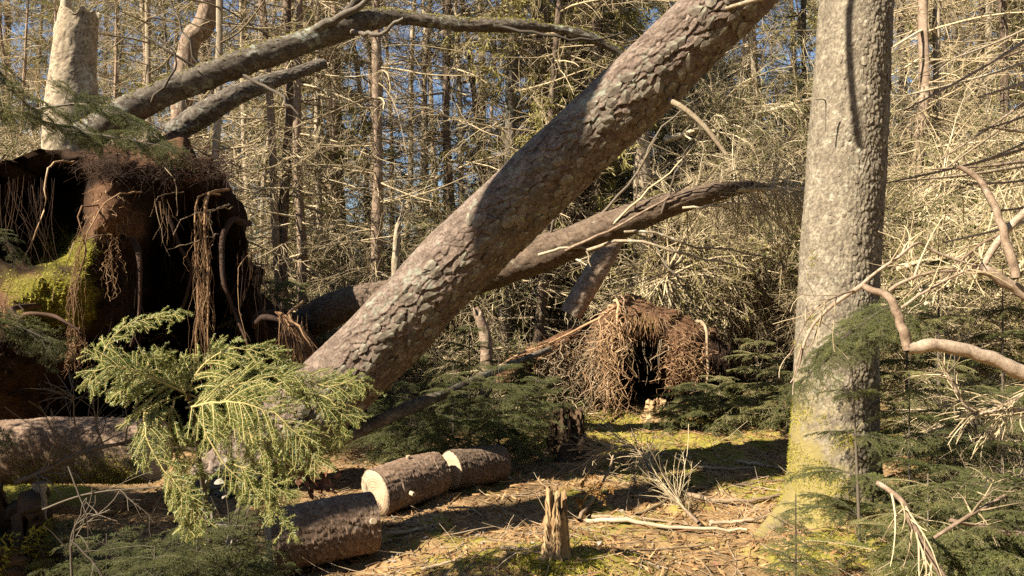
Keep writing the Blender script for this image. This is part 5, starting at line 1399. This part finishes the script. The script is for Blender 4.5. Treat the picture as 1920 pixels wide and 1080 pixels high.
# ================================================================== forest floor litter
R = np.random.default_rng(512)
def floor_pts(n, xr, yr, dens=None):
    x = R.uniform(*xr, n); y = R.uniform(yr[0] ** 0.5, yr[1] ** 0.5, n) ** 2
    if dens is not None:
        k = R.random(n) < dens(x, y); x = x[k]; y = y[k]
    return x, y
def floor_z(x, y):
    p = np.stack([x, y, 0 * x], -1); m = moss_mask(x, y)
    return gh(x, y) + 0.032 * fbm(p, 7, 4, 31) + m * 0.016 * (1 + fbm(p, 14, 2, 33))
x, y = floor_pts(40000, (-2.8, 4.2), (2.4, 10.5))
z = floor_z(x, y) + R.uniform(0.0, 0.012, len(x))
a = R.uniform(0, 6.28, len(x)); d = np.column_stack([np.cos(a), np.sin(a), R.normal(size=len(x)) * 0.35])
w = nrm(np.cross(d, np.array([0, 0, 1.0]) + 0.6 * R.normal(size=(len(x), 3))))
l = (R.gamma(2.0, 0.014, len(x)) + 0.012)[:, None]; ww = R.uniform(0.002, 0.009, len(x))[:, None]
p = np.column_stack([x, y, z])
v = np.stack([p - d * l, p + w * ww, p + d * l, p - w * ww], 1)
so = Soup().add(v.reshape(-1, 3), np.arange(len(x) * 4).reshape(-1, 4), None, np.repeat(R.random(len(x)), 4))
o = mk('needle_litter', so.mesh('needle_litter', M['litter'], False), kind='stuff')
tag(o, 'rusty brown needles and bark crumbs scattered over the forest floor', 'litter')
x, y = floor_pts(120000, (-2.6, 4.0), (2.5, 9.5), lambda x, y: moss_mask(x, y) * (0.45 + 0.55 * (fbm(np.stack([x, y, 0 * x], -1), 6, 2, 4) > -0.1)))
z = floor_z(x, y) - 0.003
o = mk('moss', tufts(Soup(), np.column_stack([x, y, z]), np.tile([0, 0, 1.0], (len(x), 1)), 0.015, 0.0085).mesh('floor_moss', M['moss'], False), kind='stuff')
tag(o, 'yellow-green moss cushions growing over the forest floor', 'moss')
# fine twigs strewn about
n = 4200
x, y = floor_pts(n, (-2.6, 4.2), (2.6, 9.5)); z = floor_z(x, y) + 0.008
a = R.uniform(0, 6.28, n)
w_, rd = walk(np.column_stack([x, y, z]), np.column_stack([np.cos(a), np.sin(a), 0.12 * R.normal(size=n)]), R.uniform(0.05, 0.42, n), 5, 0.0, 0.35, R.uniform(0.001, 0.0045, n), 0.5)
w_[..., 2] = np.maximum(w_[..., 2], floor_z(w_[..., 0], w_[..., 1]) + 0.003)
o = mk('twig_litter', Soup().tubes(w_, rd, 3).mesh('twig_litter', M['stick'], True), kind='stuff')
tag(o, 'fine broken twigs strewn over the moss and needles', 'litter')
# wood chips
n = 420
x = np.concatenate([R.normal(-0.75, 0.5, n // 2), R.uniform(-0.5, 2.6, n // 2)]); y = np.concatenate([R.normal(4.3, 0.45, n // 2), R.uniform(3.3, 6.5, n // 2)])
z = floor_z(x, y) + 0.012
d = nrm(R.normal(size=(n, 3)) * np.array([1, 1, 0.35])); w = nrm(np.cross(d, np.array([0, 0, 1.0]) + 0.4 * R.normal(size=(n, 3))))
l = R.uniform(0.005, 0.022, n)[:, None]; p = np.column_stack([x, y, z])
v = np.stack([p - d * l, p + w * l * 0.5, p + d * l, p - w * l * 0.5], 1)
o = mk('wood_chips', Soup().add(v.reshape(-1, 3), np.arange(n * 4).reshape(-1, 4), None, 0.9).mesh('wood_chips', M['paleleaf'], False), kind='stuff')
tag(o, 'pale chips of sawn wood and bark scattered around the logs', 'litter')

# sticks one can pick out
STICKS = [
    ('long pale stick lying across the sunny floor towards the standing trunk', [(1095, 985), (1180, 985), (1270, 998), (1400, 1002)], 0.016),
    ('bleached stick beside the long pale stick', [(1110, 975), (1200, 978), (1290, 990)], 0.011),
    ('curved grey root-like stick before the standing trunk', [(1280, 932), (1350, 948), (1420, 945), (1480, 935)], 0.020),
    ('straight brown stick near the foot of the standing trunk', [(1300, 922), (1390, 915), (1480, 905)], 0.014),
    ('bowed brown branch lifting off the ground by the dry fern', [(1085, 985), (1110, 955), (1135, 930), (1150, 905)], 0.016),
    ('forked bare stick pointing at the brushy dead branch', [(1195, 975), (1240, 952), (1270, 930)], 0.014),
    ('dark stick in the shade before the sawn logs', [(725, 1010), (780, 1002), (828, 990)], 0.014),
    ('pale thin stick curving out of the moss by the logs', [(840, 958), (880, 958), (910, 978)], 0.008),
    ('short stout stick half sunk in moss left of the snapped stump', [(940, 1035), (985, 1038), (1020, 1030)], 0.013),
    ('grey weathered stick beside the half-sunk one', [(950, 1045), (990, 1045), (1015, 1038)], 0.010),
    ('stick lying over the root of the standing trunk', [(1330, 990), (1400, 985), (1450, 978)], 0.015),
    ('thin straight twig in the lit litter at the foot of the root', [(1180, 1040), (1260, 1035), (1340, 1025)], 0.007),
    ('knobbly stick at the shaded edge of the sunny floor', [(1380, 870), (1440, 880), (1485, 888)], 0.014),
    ('long thin stick before the low reddish stump', [(1120, 845), (1200, 850), (1290, 862)], 0.012),
    ('pale bare stick behind the dry brushy branch', [(1300, 880), (1370, 885), (1430, 880)], 0.012),
    ('leaf-strewn stick at the bottom of the clearing', [(790, 1075), (840, 1062), (870, 1050)], 0.010),
]
for lab, pts, r0 in STICKS:
    q = [G(*a) for a in pts]
    for v_ in q: v_[2] += r0 + 0.012
    if 'lifting' in lab: q[-1][2] += 0.18; q[-2][2] += 0.10; q[-3][2] += 0.03
    q = spline(q, 16); q[1:-1] += R.normal(size=(14, 3)) * r0 * 0.25
    so = Soup().tubes(q, np.linspace(r0, r0 * 0.5, 16) * (1 + 0.12 * R.normal(size=16)), 7)
    st = tag(mk('stick', so.mesh('stick', M['stick'], True, q[0]), None, q[0]), lab, 'stick')
    t1, t1r = grow(q[None], np.full((1, 16), r0 * 0.6), 7, 0.3, 1, (0.05, 0.22), (0.4, 0.9), 5, 0.0, 0.4, 0.4)
    mk('twigs', Soup().tubes(t1, t1r, 4).mesh('stick_twigs', M['stick'], True, q[0]), st, kind='stuff')
# the brushy dead branch in the sun
bb = thing('dead_branch', 'brushy dead branch with a fan of dry twigs on the sunny floor', 'branch', G(1300, 985))
q = spline([G(1310, 990) + np.array([0, 0, 0.03]), G(1235, 935) + np.array([0, 0, 0.12]), G(1180, 880) + np.array([0, -0.2, 0.22]), P(1120, 845, 5.9)], 16)
mk('branch', Soup().tubes(q, np.linspace(0.013, 0.004, 16), 6).mesh('dead_branch', M['limb'], True, np.array(bb.location)), bb)
t1, t1r = grow(q[None], np.linspace(0.008, 0.003, 16)[None], 130, 0.12, 1, (0.25, 0.75), (0.25, 0.8), 7, 0.12, 0.5, 0.6)
t2, t2r = grow(t1, t1r, 520, 0.1, 1, (0.05, 0.22), (0.3, 0.9), 4, 0.1, 0.5, 0.6)
mk('twigs', Soup().tubes(t1, np.maximum(t1r * 0.8, 0.0022), 4).tubes(t2, np.maximum(t2r * 0.7, 0.0015), 3).mesh('dead_branch_twigs', M['twig'], True, np.array(bb.location)), bb, kind='stuff')
# dry fern
fb = G(1085, 965); fern = thing('dry_fern', 'small dry rust-coloured fern beside the snapped stump', 'fern', fb)
for k, (dx, h) in enumerate([(0.06, 0.26), (0.14, 0.22), (0.10, 0.17), (-0.02, 0.12)]):
    q = spline([(0, 0, 0), (dx * 0.4, -0.02 * k, h * 0.7), (dx, -0.03, h), (dx + 0.07, -0.05, h - 0.04 * k)], 14)
    so = Soup().tubes(q, np.linspace(0.003, 0.001, 14), 4)
    t1, _ = grow(q[None], np.full((1, 14), 0.002), 26, 0.5, 1, (0.04, 0.09), (0.7, 1.1), 4, 0.3, 0.3, flat=0.6)
    needles(so, t1, 420, 0.012, 0.006, flat=0.5); so.tubes(t1, np.full(t1.shape[:2], 0.001), 3)
    mk('frond', so.mesh('fern_frond', M['fern']), fern)
# red-brown dead leaves piled on the shaded log
lp_ = thing('leaf_pile', 'rust-red dead leaves piled behind the shaded log', 'leaves', P(590, 915, 4.35))
for k in range(34):
    q = np.array([R.uniform(-0.13, 0.13), R.uniform(-0.1, 0.12), R.uniform(-0.02, 0.07)])
    o = mk('leaf', DL[k % 5], lp_, q, scale=R.uniform(0.7, 1.3)); o.rotation_euler = (R.normal() * 0.6, R.normal() * 0.6, R.uniform(0, 6.28))
for k in range(16):
    q = G(R.uniform(740, 1450), R.uniform(960, 1075))
    o = tag(mk('fallen_leaf', (DL + PL)[k % 9], None, q + np.array([0, 0, 0.02]), scale=R.uniform(0.5, 0.9)), 'single curled dead leaf lying on the clearing floor', 'leaf', 'dead leaves on the clearing floor')
    o.rotation_euler = (R.normal() * 0.4, R.normal() * 0.4, R.uniform(0, 6.28))

# ================================================================== what throws the shade from outside the frame
R = np.random.default_rng(513)
# a bent limb of the leaning tree, above the frame, whose shadow falls down the standing trunk
S_ = [P(1586, -60, 4.5), P(1588, 0, 4.5), P(1590, 80, 4.5), P(1600, 160, 4.5), P(1612, 230, 4.5), P(1622, 290, 4.5)]
Ls = [lp[-1] + np.array([0.3, -0.1, 0.35])] + [p + SUN * 2.3 for p in S_]
q = spline(Ls, 30)
mk('bare_limb', Soup().tubes(q, np.linspace(0.03, 0.016, 30), 8).mesh('bare_limb', M['limb'], True, lo0), leaning)
for k, (x, y, h) in enumerate([(-3.45, 3.2, 2.3), (-3.3, 3.7, 2.35), (-4.0, 3.5, 2.4), (-4.7, 3.8, 2.5), (-5.5, 4.1, 2.5), (-3.9, 4.1, 2.1), (-4.7, 4.6, 1.7), (-5.4, 5.0, 1.7)]):
    sapling('bushy shoulder-high spruce at the shaded edge of the clearing', (x, y, gz(x, y)), h, 11, 6, 0.62, 'far', name='young_spruce', group='bushy spruces at the shaded edge', elev=(-0.1, 0.3), zlo=0.25)
t = thing('leaning_dead_tree', 'bare dead tree leaning over the shaded edge of the clearing', 'tree', (-6.6, 1.0, gz(-6.6, 1.0)))
g = bark_grid([(-6.6, 1.0, -0.1), (-4.97, 1.95, 3.0), (-3.35, 2.89, 6.0), (-2.5, 3.4, 7.6)], [0.24, 0.23, 0.24, 0.16], 120, 40, 0.06, 0.06, lambda N, s: 0.008 + 0 * N[..., 0], 81)
mk('trunk', bark_mesh('leaning_dead_trunk', g, M['brown'], np.array(t.location)), t)

# the wood goes on behind the viewer and to the side; kept clear of the sun's path to the clearing
for k in range(20):
    ang = math.radians(252 + 118 * (k + 0.5) / 20 + R.normal() * 2); d = 5.0 + 3.2 * (k % 3) + R.uniform(0, 1.5)
    x, y = d * math.cos(ang), d * math.sin(ang)
    if x * 0.5 - y * 0.866 < 1.6 and y < 2: continue
    if y > 0 and x < y * 0.72 + 2.6: continue
    v = k % 3
    lab = ['high-crowned', 'low-skirted', 'tall thin-crowned'][v] + ' spruce standing behind the viewpoint at the clearing'
    tree('green', v, (x, y, gz(x, y) - 0.05), lab, 'tree', lab.replace('spruce', 'spruces'), rz=R.uniform(0, 6.28), sc=R.uniform(0.9, 1.2), name='green_spruce')

# the far edge of the wood on the sunny side, low enough to let the sun over
for k in range(30):
    ang = math.radians(186 + 77 * (k + 0.5) / 30 + R.normal()); d = R.uniform(19, 30)
    x, y = d * math.cos(ang), d * math.sin(ang)
    v = k % 3
    lab = ['high-crowned', 'low-skirted', 'tall thin-crowned'][v] + ' spruce along the far sunny edge of the clearing'
    tree('green', v, (x, y, gz(x, y) - 0.05), lab, 'tree', lab.replace('spruce', 'spruces'), rz=R.uniform(0, 6.28), sc=R.uniform(0.75, 0.95) * d / 24, name='green_spruce')
